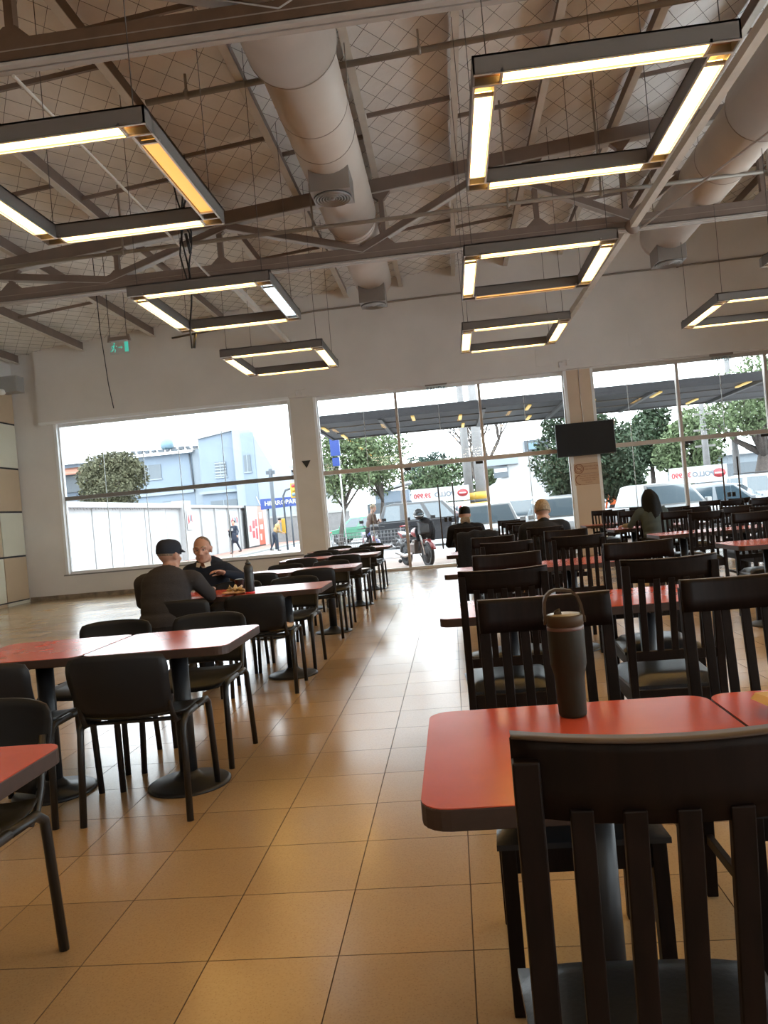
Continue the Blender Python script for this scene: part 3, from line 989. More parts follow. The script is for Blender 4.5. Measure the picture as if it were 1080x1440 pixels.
# small plates reading SALIDA above the doors
for (x, lab) in ((-.09, 'clear exit plate reading SALIDA above the middle glass doors'), (5.95, 'clear exit plate reading SALIDA above the right glass doors')):
    t = thing('salida_plate', lab, 'sign', (x, YW - .06, 3.90))
    MB().box((-.24, -.02, .07), (.24, .02, .12)).build('plate_rail', 'brown_plastic', t, .004)
    MB().box((-.22, -.003, -.09), (.22, .003, .07)).build('acrylic_plate', 'glass', t)
    text_mesh('SALIDA', .13, 'tank_blue', 'plate_text', t, (0, -.006, -.01), ext=.002)
# corner grey box, emergency lamp
t = thing('wall_speaker', 'grey box speaker in the left corner above the panels', 'speaker', (-9.45, 16.55, 4.9))
MB().box((-.28, -.16, -.18), (.16, .16, .18)).build('speaker_body', 'grey_plastic', t, .02)
MB().sphere((-.22, -.14, -.16), (.10, .10, .07), 12).build('white_dome', 'white_paint', t)
t = thing('emergency_lamp', 'small grey lamp box hanging at the far right below the roof', 'lamp', (5.06, 12.0, 4.50))
MB().box((-.14, -.1, -.06), (.14, .1, .08)).build('lamp_body', 'grey_plastic', t, .01)
MB().tube([(0, 0, .08), (0, 0, roof_z(5.06) - 4.52)], .005, 5).build('lamp_wire', 'wire', t)
# wiring on the column beside the TV
tag(MB().tube([(2.98, YW - .018, 4.0), (2.97, YW - .018, 3.4), (2.99, YW - .018, 2.85)], .008, 6).build('cable_run', 'wall_paint'), 'thin cable running down the column to the television', 'cable')

# ------------------------------------------------------------------ tables
def rounded(w, d, r, n=5):
    pts = []
    for cx_, cy_, a0 in ((w / 2 - r, d / 2 - r, 0), (-w / 2 + r, d / 2 - r, pi / 2), (-w / 2 + r, -d / 2 + r, pi), (w / 2 - r, -d / 2 + r, 3 * pi / 2)):
        for k in range(n + 1):
            a = a0 + pi / 2 * k / n
            pts.append((cx_ + r * cos(a), cy_ + r * sin(a)))
    return pts
TZ = .73
def make_table():
    t = thing('dining_table', 'x', 'table')
    top = MB().prism(rounded(.70, .665, .055), TZ - .042, TZ - .002).build('tabletop', 'table_edge', t, .003)
    MB().prism(rounded(.698, .663, .055), TZ - .002, TZ).build('laminate', 'laminate_red', top)
    MB().cbox((0, 0, TZ - .055), (.42, .06, .025)).cbox((0, 0, TZ - .055), (.06, .42, .024)).build('support_arm', 'pedestal', t)
    MB().lathe([(.043, .03), (.043, TZ - .06)], 20).build('column', 'pedestal', t)
    MB().lathe([(.205, 0), (.205, .010), (.19, .018), (.08, .034), (.05, .06), (.044, .07)], 40).build('base_plate', 'pedestal', t)
    return t
table_p = make_table(); table_tree = snapshot(table_p)
tab_used = [False]
def put_table(x, y, label, group):
    if not tab_used[0]:
        tab_used[0] = True
        table_p.location = (x, y, 0); table_p['label'] = label; table_p['group'] = group
        return table_p
    return copy_tree(table_p, (x, y, 0), 0, label, group, table_tree)
ORD = ['nearest', 'second', 'third', 'fourth', 'fifth', 'sixth', 'seventh']
R_Y = [1.71, 4.09, 6.60, 9.20, 11.75, 14.25]
for k, y in enumerate(R_Y):
    put_table(.245, y, f'red-topped table on the aisle, {ORD[k]} row right of the aisle', 'red tables right of the aisle')
    put_table(.95, y, f'red-topped table beside the aisle table, {ORD[k]} row right of the aisle', 'red tables right of the aisle')
S_Y = [7.05, 9.55, 12.05, 14.5]
for k, y in enumerate(S_Y):
    put_table(2.72, y, f'red table under the right windows, inner seat pair, {ORD[k]} visible row', 'red tables in front of the right windows')
    put_table(3.43, y, f'red table under the right windows, outer seat pair, {ORD[k]} visible row', 'red tables in front of the right windows')
U_Y = [12.05, 14.5]
for k, y in enumerate(U_Y):
    put_table(5.1, y, f'red table by the right glass doors, {("front", "back")[k]} row, single', 'red tables in front of the right windows')
L_Y = [1.66, 3.80, 6.37, 8.63, 11.07, 13.25]
for k, y in enumerate(L_Y):
    put_table(-1.43, y, f'red-topped table at the left edge of the aisle, {ORD[k]} row', 'red tables left of the aisle')
    if k: put_table(-2.14, y, f'red table joined left of the aisle table, {ORD[k]} row', 'red tables left of the aisle')

# ------------------------------------------------------------------ wooden slat chairs
def make_slat_chair():
    t = thing('slat_chair', 'x', 'chair')
    hw = .198
    for s in (-1, 1):
        mb = MB()
        st = [(s * hw, -.235, 0), (s * hw, -.205, .40), (s * hw, -.205, .50), (s * hw, -.235, .94)]
        wx, wy = .036, .042
        rows = []
        for (x, y, z), w_ in zip(st, (.034, .04, .04, .03)):
            rows.append([(x - wx / 2, y - w_ / 2, z), (x + wx / 2, y - w_ / 2, z), (x + wx / 2, y + w_ / 2, z), (x - wx / 2, y + w_ / 2, z)])
        vs = [p for r in rows for p in r]
        fs = [(3, 2, 1, 0), (12, 13, 14, 15)]
        for i in range(3):
            for k in range(4):
                fs.append((i * 4 + k, i * 4 + (k + 1) % 4, i * 4 + 4 + (k + 1) % 4, i * 4 + 4 + k))
        mb.add(vs, fs)
        mb.build('rear_leg', 'wood_dark', t, .003)
        MB().beam((s * .20, .19, 0), (s * .197, .19, .42), .04, .04, up=(0, 1, 0)).build('front_leg', 'wood_dark', t, .003)
        MB().box((s * .2 - .012, -.19, .345), (s * .2 + .012, .175, .41)).build('side_apron', 'wood_dark', t, .002)
        MB().box((s * .2 - .010, -.20, .17), (s * .2 + .010, .175, .20)).build('side_stretcher', 'wood_dark', t, .002)
    MB().box((-.18, .177, .345), (.18, .20, .41)).build('front_apron', 'wood_dark', t, .002)
    MB().box((-.18, -.215, .345), (.18, -.19, .41)).build('rear_apron', 'wood_dark', t, .002)
    # bowed top rail
    rows = []
    for (z, dy) in ((.862, 0), (.90, -.004), (.945, -.008), (.958, -.009)):
        r = []
        for k in range(13):
            x = -.216 + .432 * k / 12
            r.append((x, -.222 - (z - .86) * .07 - .030 * (1 - (x / .216) ** 2), z + .006 * (x / .216) ** 2))
        rows.append(r)
    MB().thick(rows, .026).build('top_rail', 'wood_dark', t)
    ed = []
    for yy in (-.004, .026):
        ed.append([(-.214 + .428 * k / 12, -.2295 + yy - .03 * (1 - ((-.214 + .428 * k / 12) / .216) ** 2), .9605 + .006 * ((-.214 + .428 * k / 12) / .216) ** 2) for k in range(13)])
    MB().thick(ed, .0022).build('rail_lit_edge', 'wood_lit_edge', t)
    MB().box((-.185, -.222, .535), (.185, -.198, .575)).build('lower_rail', 'wood_dark', t, .002)
    for k in range(5):
        x = -.132 + .066 * k
        bow = .028 * (1 - (x / .216) ** 2)
        MB().beam((x, -.212, .56), (x, -.222 - bow, .88), .030, .014, up=(0, 1, 0)).build('slat', 'wood_dark', t, .002)
    # padded seat, wider at the front
    rows = []
    n = 10
    for j in range(n + 1):
        v = j / n
        y = -.195 + .415 * v
        hw_ = .196 + .022 * v
        r = []
        for i in range(n + 1):
            u = -1 + 2 * i / n
            edge = (1 - abs(u) ** 5) * (1 - abs(2 * v - 1) ** 5)
            r.append((u * hw_, y, .425 + .04 * edge ** .5 if edge > 0 else .425))
        rows.append(r)
    mb = MB().grid(rows)
    o = len(mb.v)
    bot = [(p[0], p[1], .41) for p in (rows[0][0], rows[0][-1], rows[-1][-1], rows[-1][0])]
    rim = rows[0] + [r[-1] for r in rows[1:]] + rows[-1][-2::-1] + [r[0] for r in rows[-2:0:-1]]
    mb.add([p for p in rim] + [(p[0], p[1], .411) for p in rim], [(i, (i + 1) % len(rim), len(rim) + (i + 1) % len(rim), len(rim) + i) for i in range(len(rim))] + [tuple(range(len(rim), 2 * len(rim)))])
    mb.build('seat_pad', 'leather', t)
    return t
slat_p = make_slat_chair()
for o_ in kids(slat_p):                      # overall proportions: slim back, slightly taller
    o_.data.transform(Matrix.Diagonal((.955 if o_.name.startswith('seat_pad') else .915, 1, 1.0125, 1)))
slat_tree = snapshot(slat_p); slat_used = [False]
def put_slat(x, y, facing, label, group):
    """facing +1: back towards the camera (sitter looks to the windows)"""
    jx, jr = random.uniform(-.008, .008), random.uniform(-.03, .03)
    rz = (0 if facing > 0 else pi) + jr
    if not slat_used[0]:
        slat_used[0] = True
        slat_p.location = (x, y, 0); slat_p.rotation_euler.z = rz
        slat_p['label'] = label; slat_p['group'] = group
        return slat_p
    return copy_tree(slat_p, (x + jx, y, 0), rz, label, group, slat_tree)
GR = 'dark wooden slat chairs at the red tables'
def sl(xs, yback, facing, row, what):
    # yback: where the top of the backrest is
    y = yback + .245 if facing > 0 else yback - .245
    side = 'near side' if facing > 0 else 'window side'
    return put_slat(xs, y, facing, f'dark slat chair, {side} of the {row}, {what}', GR)
# aisle column: (row, near side backs, far side backs)
c_near = put_slat(.247, 1.175, 1, 'closest dark wooden slat chair with black seat, cropped in the near corner', GR)
sl(.955, 1.0, 1, 'first table row', 'second seat')
sl(.245, 2.37, -1, 'first table row', 'behind the green bottle')
sl(.88, 2.48, -1, 'first table row', 'second from the aisle')
sl(.207, 3.45, 1, 'second table row', 'aisle seat')
sl(.90, 3.34, 1, 'second table row', 'second from the aisle')
sl(.295, 4.52, -1, 'second table row', 'aisle seat')
sl(1.05, 4.60, -1, 'second table row', 'second from the aisle')
sl(.38, 5.88, 1, 'third table row', 'aisle seat')
sl(.925, 5.92, 1, 'third table row', 'second from the aisle')
sl(.335, 7.12, -1, 'third table row', 'aisle seat')
sl(1.01, 7.22, -1, 'third table row', 'second from the aisle')
c_coat = sl(.285, 8.72, 1, 'fourth table row', 'with a dark coat on it')
sl(.985, 8.48, 1, 'fourth table row', 'under the grey-haired sitter')
sl(.95, 9.95, -1, 'fourth table row', 'second from the aisle')
sl(.215, 11.02, 1, 'fifth table row', 'under the black-capped sitter')
sl(.95, 11.12, 1, 'fifth table row', 'second from the aisle')
sl(.97, 12.55, -1, 'fifth table row', 'second from the aisle')
sl(.98, 13.72, 1, 'sixth table row', 'second from the aisle')
# window column
rowname = ['first window row', 'second window row', 'third window row', 'last window row']
for k, y in enumerate(S_Y):
    for q, x in enumerate((2.83, 3.52)):
        if not (k == 0):
            sl(x, y - .56 + .03 * q, 1, rowname[k], ('inner seat', 'outer seat')[q])
        sl(x + .02 * q, y + .58 - .04 * q, -1, rowname[k], ('inner seat', 'outer seat')[q])
for k, y in enumerate(U_Y):
    for q, x in enumerate((4.85, 5.38)):
        sl(x, y - .58, 1, ('front single row', 'back single row')[k], ('left seat', 'right seat')[q])
        sl(x, y + .60, -1, ('front single row', 'back single row')[k], ('left seat', 'right seat')[q])

# ------------------------------------------------------------------ plastic chairs on tube frames
def make_shell_chair():
    t = thing('shell_chair', 'x', 'chair')
    rows = []
    for j in range(9):
        v = j / 8
        r = []
        y = -.20 + .43 * v
        w_ = .225 - .018 * abs(2 * v - 1) ** 4
        for i in range(11):
            u = -1 + 2 * i / 10
            z = .447 + .016 * abs(u) ** 2.5 + .02 * max(0, .25 - v) * 4 * 1 - .025 * max(0, v - .8) * 5 * 1
            r.append((u * w_, y, z))
        rows.append(r)
    MB().thick(rows, .008).build('seat_shell', 'chair_plastic', t)
    rows = []
    for j in range(11):
        v = j / 10
        z = .485 + .285 * v
        e = 1 - .10 * (abs(2 * v - 1) ** 6)
        w_ = (.215 + .018 * v) * e
        r = []
        for i in range(13):
            u = -1 + 2 * i / 12
            r.append((u * w_, -.215 - .075 * v - .02 * sin(v * pi) + .045 * u * u - .045, z - .018 * (abs(u) ** 4) * (v if v > .5 else 0)))
        rows.append(r)
    MB().thick(rows, .010).build('back_shell', 'chair_plastic', t)
    for s in (-1, 1):
        x = s * .236
        pts = [(x + s * .006, .225, .0), (x, .205, .38), (x, .195, .425), (x, .165, .447), (x, .0, .449), (x, -.14, .447), (x, -.178, .42), (x, -.185, .38), (x + s * .006, -.215, .0)]
        MB().tube(pts[:4] + pts[4:5], .0155, 10).build('front_leg', 'chair_tube', t)
        MB().tube(pts[4:], .0155, 10).build('rear_leg', 'chair_tube', t)
        MB().tube([(x - s * .03, -.05, .432), (x - s * .03, -.19, .44), (x - s * .032, -.225, .50), (x - s * .034, -.262, .66)], .0125, 8).build('back_bar', 'chair_tube', t)
    mb = MB()
    for y in (-.12, .13): mb.tube([(-.236, y, .432), (.236, y, .432)], .010, 8)
    mb.build('cross_bar', 'chair_tube', t)
    return t
shell_p = make_shell_chair(); shell_tree = snapshot(shell_p); shell_used = [False]
GL = 'black plastic chairs at the left tables'
def sh(x, y, facing, label):
    rz = (0 if facing > 0 else pi) + random.uniform(-.04, .04)
    if not shell_used[0]:
        shell_used[0] = True
        shell_p.location = (x, y, 0); shell_p.rotation_euler.z = rz; shell_p['label'] = label; shell_p['group'] = GL
        return shell_p
    return copy_tree(shell_p, (x, y, 0), rz, label, GL, shell_tree)
for k, y in enumerate(L_Y):
    row = f'{ORD[k]} left table row'
    if k == 0:
        sh(-1.57, y + .45, -1, 'black plastic chair cropped at the lower left edge beside the nearest table')
        continue
    dn = .13 if k == 1 else .16
    for q, x in enumerate((-1.505, -2.11)):
        seat = ('aisle seat', 'inner seat')[q]
        if k == 2 and q == 1: x = -2.06
        c = sh(x, y - .33 + .18 - dn if k != 2 else y - .50, 1, f'black plastic chair, near side of the {row}, {seat}')
        if k == 2 and q == 0:
            tan_chair = c
        sh(x + .03 * q, y + .33 + .06 + .04 * (k % 2), -1, f'black plastic chair, far side of the {row}, {seat}')

# ------------------------------------------------------------------ things on the tables
# tumbler-shaped flask
t = thing('drink_flask', 'olive green insulated flask with carry handle standing on the nearest red table', 'bottle', (.250, 1.925, TZ + .0005))
t.scale = (.96, .96, .945)
MB().lathe([(.030, 0), (.034, .003), (.0355, .010), (.037, .095), (.0395, .112), (.0455, .135), (.0465, .22), (.0455, .232), (.044, .236)], 40).build('body', 'bottle_green', t)
MB().lathe([(.0450, .222), (.0462, .224), (.0462, .232), (.0445, .234)], 40).build('band', 'bottle_band', t)
lid = MB().lathe([(.044, .234), (.0465, .236), (.0470, .258), (.045, .262), (.040, .262)], 40).build('lid', 'bottle_lid', t)
MB().lathe([(.040, .2615), (.0405, .2635), (.012, .2645)], 30).build('lid_top', 'bottle_lid_top', lid)
MB().tube([(-.018, 0, .262), (-.018, 0, .268), (-.008, 0, .271)], .008, 10).build('spout', 'bottle_lid', lid)
hp = [(-.047, 0, .246), (-.049, 0, .27), (-.047, 0, .298), (-.042, 0, .312), (-.030, 0, .323), (-.018, 0, .327), (.006, 0, .325), (.022, 0, .321), (.036, 0, .307), (.043, 0, .285), (.046, 0, .262), (.0475, 0, .246)]
mb = MB()
rows_ = []
for (x, y, z) in hp:
    rows_.append((x, y, z))
vs, fs = [], []
for i, p in enumerate(rows_):
    q0 = Vector(rows_[max(0, i - 1)]); q1 = Vector(rows_[min(len(rows_) - 1, i + 1)])
    d_ = (q1 - q0).normalized(); nrm = Vector((d_.z, 0, -d_.x))
    for a, b in ((-.011, -.0035), (.011, -.0035), (.011, .0035), (-.011, .0035)):
        vs.append(Vector(p) + Vector((0, a, 0)) + nrm * b)
for i in range(len(rows_) - 1):
    for k in range(4):
        fs.append((i * 4 + k, i * 4 + (k + 1) % 4, i * 4 + 4 + (k + 1) % 4, i * 4 + 4 + k))
fs += [(3, 2, 1, 0), tuple(len(vs) - 4 + k for k in range(4))]
mb.add(vs, fs)
hd_ = mb.build('handle', 'bottle_lid', t)
for s in (-1, 1):
    MB().lathe([(.009, -.004), (.009, .004)], 14, (s * .0485, 0, .247), axis='X').build('pivot', 'bottle_lid', hd_)

# cardboard food boat at the right edge
t = thing('food_tray', 'open tan cardboard food tray at the right edge of the nearest tables', 'tray', (.80, 1.80, TZ + .0005), .15)
bw, bd, tw, td, h = .085, .055, .125, .09, .04
vs = [(-bw, -bd, 0), (bw, -bd, 0), (bw, bd, 0), (-bw, bd, 0), (-tw, -td, h), (tw, -td, h), (tw, td, h), (-tw, td, h)]
mb = MB()
th = .003
iv = [(-bw + th, -bd + th, th), (bw - th, -bd + th, th), (bw - th, bd - th, th), (-bw + th, bd - th, th), (-tw + th, -td + th, h), (tw - th, -td + th, h), (tw - th, td - th, h), (-tw + th, td - th, h)]
mb.add(vs + iv, [(3, 2, 1, 0)] + [(i, (i + 1) % 4, 4 + (i + 1) % 4, 4 + i) for i in range(4)] + [(8, 9, 10, 11)] + [(8 + (i + 1) % 4, 8 + i, 12 + i, 12 + (i + 1) % 4) for i in range(4)] + [(4 + i, 4 + (i + 1) % 4, 12 + (i + 1) % 4, 12 + i) for i in range(4)])
mb.build('tray_body', 'cardboard', t)
fl_ = MB()
for s in (-1, 1):
    fl_.add([(s * tw, -td, h), (s * tw, td, h), (s * (tw + .022), td * .8, h - .008), (s * (tw + .022), -td * .8, h - .008)], [(0, 1, 2, 3)])
for s in (-1, 1):
    fl_.add([(-tw, s * td, h), (tw, s * td, h), (tw * .85, s * (td + .02), h - .008), (-tw * .85, s * (td + .02), h - .008)], [(0, 1, 2, 3)])
fl_.build('tray_flap', 'cardboard', t)

# sports bottle, cup and food on the men's table
t = thing('sports_bottle', 'tall black sports bottle with red ring on the two men\'s table', 'bottle', (-1.665, 6.12, TZ + .0005))
MB().lathe([(.036, .012), (.038, .02), (.038, .15), (.035, .16), (.038, .17), (.038, .205), (.030, .222), (.022, .232)], 24).build('bottle_body', 'black_plastic', t)
MB().lathe([(.037, 0), (.0385, .004), (.0385, .012), (.036, .013)], 24).build('bottle_base', 'red_ring', t)
MB().lathe([(.022, .23), (.023, .245), (.012, .252), (.010, .268), (.006, .27)], 18).build('bottle_cap', 'black_plastic', t)
t = thing('food_plate', 'plate of snack food with crumpled paper in front of the capped man', 'plate', (-1.80, 6.18, TZ + .0005))
MB().lathe([(.05, 0), (.075, .004), (.115, .016), (.112, .018), (.07, .007)], 28).build('plate_dish', 'cardboard', t)
mb = MB()
for q in range(7):
    a = q * 2.4
    mb.sphere((.05 * cos(a), .05 * sin(a), .025 + .008 * (q % 3)), (.028, .02, .014), 8, rot=Matrix.Rotation(a, 3, 'Z'))
mb.build('snack_piece', 'food', t)
rows = [[(-.05 + .02 * i, -.04 + .02 * j, .045 + .02 * sin(i * 2.3 + j) + .014 * cos(j * 2.9 - i)) for i in range(6)] for j in range(5)]
MB().thick(rows, .002).build('paper_wrap', 'paper', t)
t = thing('drink_cup', 'short black cup beside the food plate on the men\'s table', 'cup', (-1.83, 6.40, TZ + .0005))
MB().lathe([(.028, 0), (.030, .003), (.038, .09), (.040, .092), (.037, .092), (.028, .006)], 22).build('cup_body', 'black_plastic', t)
MB().lathe([(.041, .09), (.041, .097), (.03, .102)], 22).build('cup_lid', 'black_plastic', t)
# folded coat seat on the near-side aisle chair
t = thing('folded_jacket', 'tan folded jacket lying on the plastic chair by the sports bottle', 'jacket', (-1.505, 5.87, .462))
rows = [[(-.20 + .05 * i, -.17 + .05 * j, .022 + .010 * sin(i * 1.7 + j * .9) - (.014 if i in (0, 8) or j in (0, 6) else 0)) for i in range(9)] for j in range(7)]
mb = MB().thick(rows, -.02)
mb.build('cloth', 'tan_ply', t)
# dark coat draped on chair
t = thing('draped_coat', 'dark coat draped over the back of a fourth-row slat chair', 'coat', (.285, 8.72, 0))
rows = []
prof = [(.06, .50), (.055, .70), (.048, .90), (.035, .972), (.01, .985), (-.035, .982), (-.065, .955), (-.075, .85), (-.085, .70), (-.095, .50), (-.10, .40)]
for (y, z) in prof:
    r = []
    for i in range(15):
        u = -1 + 2 * i / 14
        w_ = .225 + .05 * max(0, (.95 - z))
        r.append((u * w_ - .02, y - .022 + .008 * sin(i * 1.9 + z * 6) - .03 * (1 - u * u) * (1 if y < 0 else .6), z - .02 * u * u + .01 * sin(i * 1.3)))
    rows.append(r)
MB().thick(rows, .012).build('cloth', 'jacket_black', t)
t = thing('napkin_dispenser', 'small white napkin holder on a far table by the grey-haired man', 'holder', (.60, 9.15, TZ + .0005))
MB().box((-.05, -.035, 0), (.05, .035, .10)).build('holder_body', 'white_paint', t, .006)
MB().box((-.035, -.004, .08), (.035, .004, .118)).build('napkin', 'paper', t)

# ------------------------------------------------------------------ outdoors
GZ = -.15
struct(MB().box((-3.6, YW + .32, GZ - .1), (13, 24.5, GZ + .03)).build('pavement', 'pavement'))
struct(MB().box((-60, YW + .32, GZ - .3), (70, 130, GZ)).build('ground', 'asphalt'))
struct(MB().box((-12.75, 19, GZ), (-10.6, 62, GZ + .10)).build('sidewalk', 'sidewalk_red'))
struct(MB().box((-10.6, 19, GZ), (-10.4, 62, GZ + .10)).build('kerb', 'kerb'))
struct(MB().box((-3.9, YW + .32, GZ), (-3.62, 24.7, GZ + .05)).build('kerb', 'kerb'))

rng = np.random.default_rng(11)
def leaf_cloud(blobs, n, size, seed, shell=.55):
    r = np.random.default_rng(seed)
    vol = np.array([b[1][0] * b[1][1] * b[1][2] for b in blobs]) ** .7
    idx = r.choice(len(blobs), n, p=vol / vol.sum())
    c = np.array([b[0] for b in blobs])[idx]; rad = np.array([b[1] for b in blobs])[idx]
    d = r.normal(size=(n, 3)); d /= np.linalg.norm(d, axis=1)[:, None]
    t = shell + (1 - shell) * r.random(n) ** .6
    p = c + d * rad * t[:, None] + r.normal(size=(n, 3)) * size * .5
    u = r.normal(size=(n, 3)); u /= np.linalg.norm(u, axis=1)[:, None]
    w = np.cross(u, r.normal(size=(n, 3))); w /= np.linalg.norm(w, axis=1)[:, None]
    s = size * (.6 + .8 * r.random(n))[:, None]
    v = np.stack([p - u * s, p - w * s * .45, p + u * s, p + w * s * .45], 1).reshape(-1, 3)
    me = bpy.data.meshes.new('crown')
    me.vertices.add(len(v)); me.vertices.foreach_set('co', v.ravel())
    me.loops.add(4 * n); me.loops.foreach_set('vertex_index', np.arange(4 * n))
    me.polygons.add(n); me.polygons.foreach_set('loop_start', np.arange(n) * 4)
    try: me.polygons.foreach_set('loop_total', np.full(n, 4))
    except Exception: pass
    me.update(calc_edges=True); me.validate()
    return me

def tree(label, x, y, blobs, n, size, leaf, seed, trunk_r=.16, trunk_top=None, lean=0.0, shell=.5, branches=6, name='leafy_tree'):
    t = thing(name, label, 'tree', (x, y, GZ))
    me = leaf_cloud(blobs, n, size, seed, shell)
    me.materials.append(M[leaf])
    c = link('crown', me, t); c['kind'] = 'stuff'
    r = random.Random(seed)
    zt_ = trunk_top or min(b[0][2] for b in blobs)
    mb = MB().tube([(0, 0, 0), (lean * .3, 0, zt_ * .4), (lean, 0, zt_)], [trunk_r * 1.25, trunk_r, trunk_r * .8], 10)
    mb.build('trunk', 'bark', t)
    for k in range(branches):
        b = blobs[k % len(blobs)]
        e = Vector(b[0]) + Vector((r.uniform(-.5, .5) * b[1][0], r.uniform(-.4, .4) * b[1][1], r.uniform(-.2, .5) * b[1][2]))
        s = Vector((lean, 0, zt_ * (.92 if k % 2 else 1)))
        m_ = (s + e) / 2 + Vector((r.uniform(-.2, .2), 0, -.15))
        MB().tube([s, m_, e], [trunk_r * .6, trunk_r * .4, trunk_r * .12], 7).build('branch', 'bark', t)
    return t
def blobs_(cx, cz, rx, ry, rz, n, seed, br=.45):
    r = random.Random(seed)
    out = [((cx, 0, cz), (rx * .75, ry * .75, rz * .75))]
    for k in range(n):
        a = r.uniform(0, 2 * pi); b = r.uniform(-.9, 1.0)
        q = sqrt(max(0, 1 - b * b))
        s = br * r.uniform(.75, 1.2)
        out.append(((cx + rx * .72 * q * cos(a), ry * .7 * q * sin(a), cz + rz * .72 * b), (rx * s, ry * s, rz * s)))
    return out
tree('rusty green round tree behind the long white wall in the left window', -16.9, 38, blobs_(0, 4.0, 1.85, 1.6, 1.85, 22, 3, .36), 16000, .085, 'leaf_rusty', 3)
tree('pale green thin tree with two trunks outside the left glass pane', -5.3, 36, blobs_(.6, 3.9, 1.75, 1.6, 1.75, 12, 5, .42), 6500, .10, 'leaf_light', 5, .11, 2.0, .35, .2, 9)
tree('second pale green tree beside the green car outside', -3.6, 38, blobs_(.2, 4.1, 1.9, 1.6, 1.7, 12, 6, .42), 5500, .10, 'leaf_light', 6, .10, 2.2, .3, .2, 9)
tree('dark bluish green bush tree seen through the glass door top', -1.6, 62, blobs_(0, 4.3, 2.0, 1.6, 2.0, 9, 7), 4200, .15, 'leaf_bluish', 7)
tree('wide olive green tree behind the utility poles', 1.3, 60, blobs_(0, 3.2, 4.2, 2.0, 2.2, 14, 8), 9000, .15, 'leaf_mid', 8)
tree('big dense dark green tree behind the television column', 4.85, 27.5, blobs_(.12, 2.95, 2.12, 1.7, 1.78, 26, 9, .40), 26000, .075, 'leaf_dark', 9, .14, 1.2)
tree('tall rounded dark tree to the right of the television', 12.0, 47, blobs_(0, 4.6, 1.9, 1.6, 1.9, 14, 10), 9000, .15, 'leaf_dark', 10)
tree('lower dark green tree between the television and the rounded tree', 9.6, 50, blobs_(0, 3.2, 1.9, 1.6, 2.1, 12, 12), 7000, .15, 'leaf_bluish', 12)
tree('yellow green tree behind the ringed utility pole', 13.3, 44, blobs_(0, 3.6, 2.0, 1.6, 2.4, 12, 13, .4), 7000, .13, 'leaf_light', 13)
tree('spreading tree with thick forked trunk at the far right window', 13.6, 36, blobs_(.6, 5.1, 3.2, 2.2, 2.2, 16, 14, .36), 9500, .10, 'leaf_light', 14, .30, 2.6, .5, .25, 12)
tree('pale green undergrowth tree behind the white banner fence', 9.3, 44, blobs_(0, 2.0, 1.6, 1.2, 1.2, 8, 15), 3500, .12, 'leaf_light', 15)
# bare tree
t = thing('bare_tree', 'bare branching tree rising behind the two utility poles', 'tree', (2.2, 57, GZ))
r_ = random.Random(4)
mbt = MB()
def grow(p, d, L, r, depth):
    e = p + d * L
    mbt.tube([p, (p + e) / 2 + Vector((r_.uniform(-.05, .05), 0, r_.uniform(-.05, .05))) * L, e], [r, r * .85, r * .65], 5, caps=False)
    if depth == 0: return
    for _ in range(3 if depth > 1 else 4):
        nd = (d + Vector((r_.uniform(-.9, .9), r_.uniform(-.4, .4), r_.uniform(-.25, .6)))).normalized()
        grow(e, nd, L * r_.uniform(.62, .84), r * .68, depth - 1)
grow(Vector((0, 0, 0)), Vector((0, 0, 1)), 2.7, .2, 5)
mbt.build('trunk', 'bark', t)

# long compound wall with plaster panels
t = thing('compound_wall', 'long white plastered wall with coping along the street in the left window', 'wall', (-12.8, 22, GZ))
MB().box((-.22, 0, 0), (-.06, 32, 2.66)).build('wall_core', 'white_render', t)
for k in range(13):
    y0, y1 = k * 2.4 + .03, k * 2.4 + 2.37
    MB().box((-.08, y0, .0), (-.01 - .012 * (k % 2), y1, 2.60)).build('panel', 'white_render', t)
    if k > 5: MB().box((-.06, y1 - .02, 0), (.07, y1 + .10, 2.66)).build('pilaster', 'white_render', t)
MB().box((-.32, 0, 2.60), (.14, 13.8, 2.80)).build('coping', 'white_render', t, .02)
MB().box((-.30, 14.8, 2.62), (.10, 32, 2.76)).build('coping', 'white_render', t)
MB().box((-.35, 13.75, 0), (.22, 14.8, 2.95)).build('gate_post', 'white_render', t)
mb = MB()
for k in range(60):
    y = k * .23; h_ = .05 + .05 * (k * 37 % 10) / 10
    mb.tube([(.12, y, 2.60), (.13, y + .03, 2.60 - h_)], .012, 4)
tag(mb.build('coping_stain', 'wall_cap', t), kind='stuff')
for (y0, y1, z0, z1, nm, lab) in ((14.0, 14.72, 1.55, 2.45, 'wall_poster', 'poster with red and grey print on the gate post of the street wall'), (22.0, 23.6, 1.35, 2.25, 'wall_poster', 'small red and grey poster farther along the white street wall')):
    p = thing(nm, lab, 'poster', (-12.8 + (.24 if y0 < 15 else .0) + .02, 22 + (y0 + y1) / 2, GZ + (z0 + z1) / 2))
    hy, hz = (y1 - y0) / 2, (z1 - z0) / 2
    MB().box((-.01, -hy, -hz), (.01, hy, hz)).build('sheet', 'sign_white', p)
    MB().prism([(-hy * .9, hz * .1), (-hy * .3, hz * .7), (-hy * .1, -hz * .2), (-hy * .7, -hz * .5)], .01, .016, plane='YZ').build('print_patch', 'sign_red', p)
    MB().prism([(0, hz * .6), (hy * .5, hz * .5), (hy * .6, -hz * .2), (hy * .05, -hz * .1)], .01, .016, plane='YZ').build('print_patch', 'print_grey', p)
    MB().prism([(hy * .55, hz * .8), (hy * .9, hz * .5), (hy * .95, -hz * .3), (hy * .65, 0)], .01, .016, plane='YZ').build('print_patch', 'sign_red', p)
t = thing('street_board', 'tall advert board with white and orange halves at the end of the white wall', 'sign', (-12.55, 47.5, GZ))
MB().box((-.05, -.9, .1), (.05, 3.4, 2.75)).build('board_frame', 'hazard_black', t)
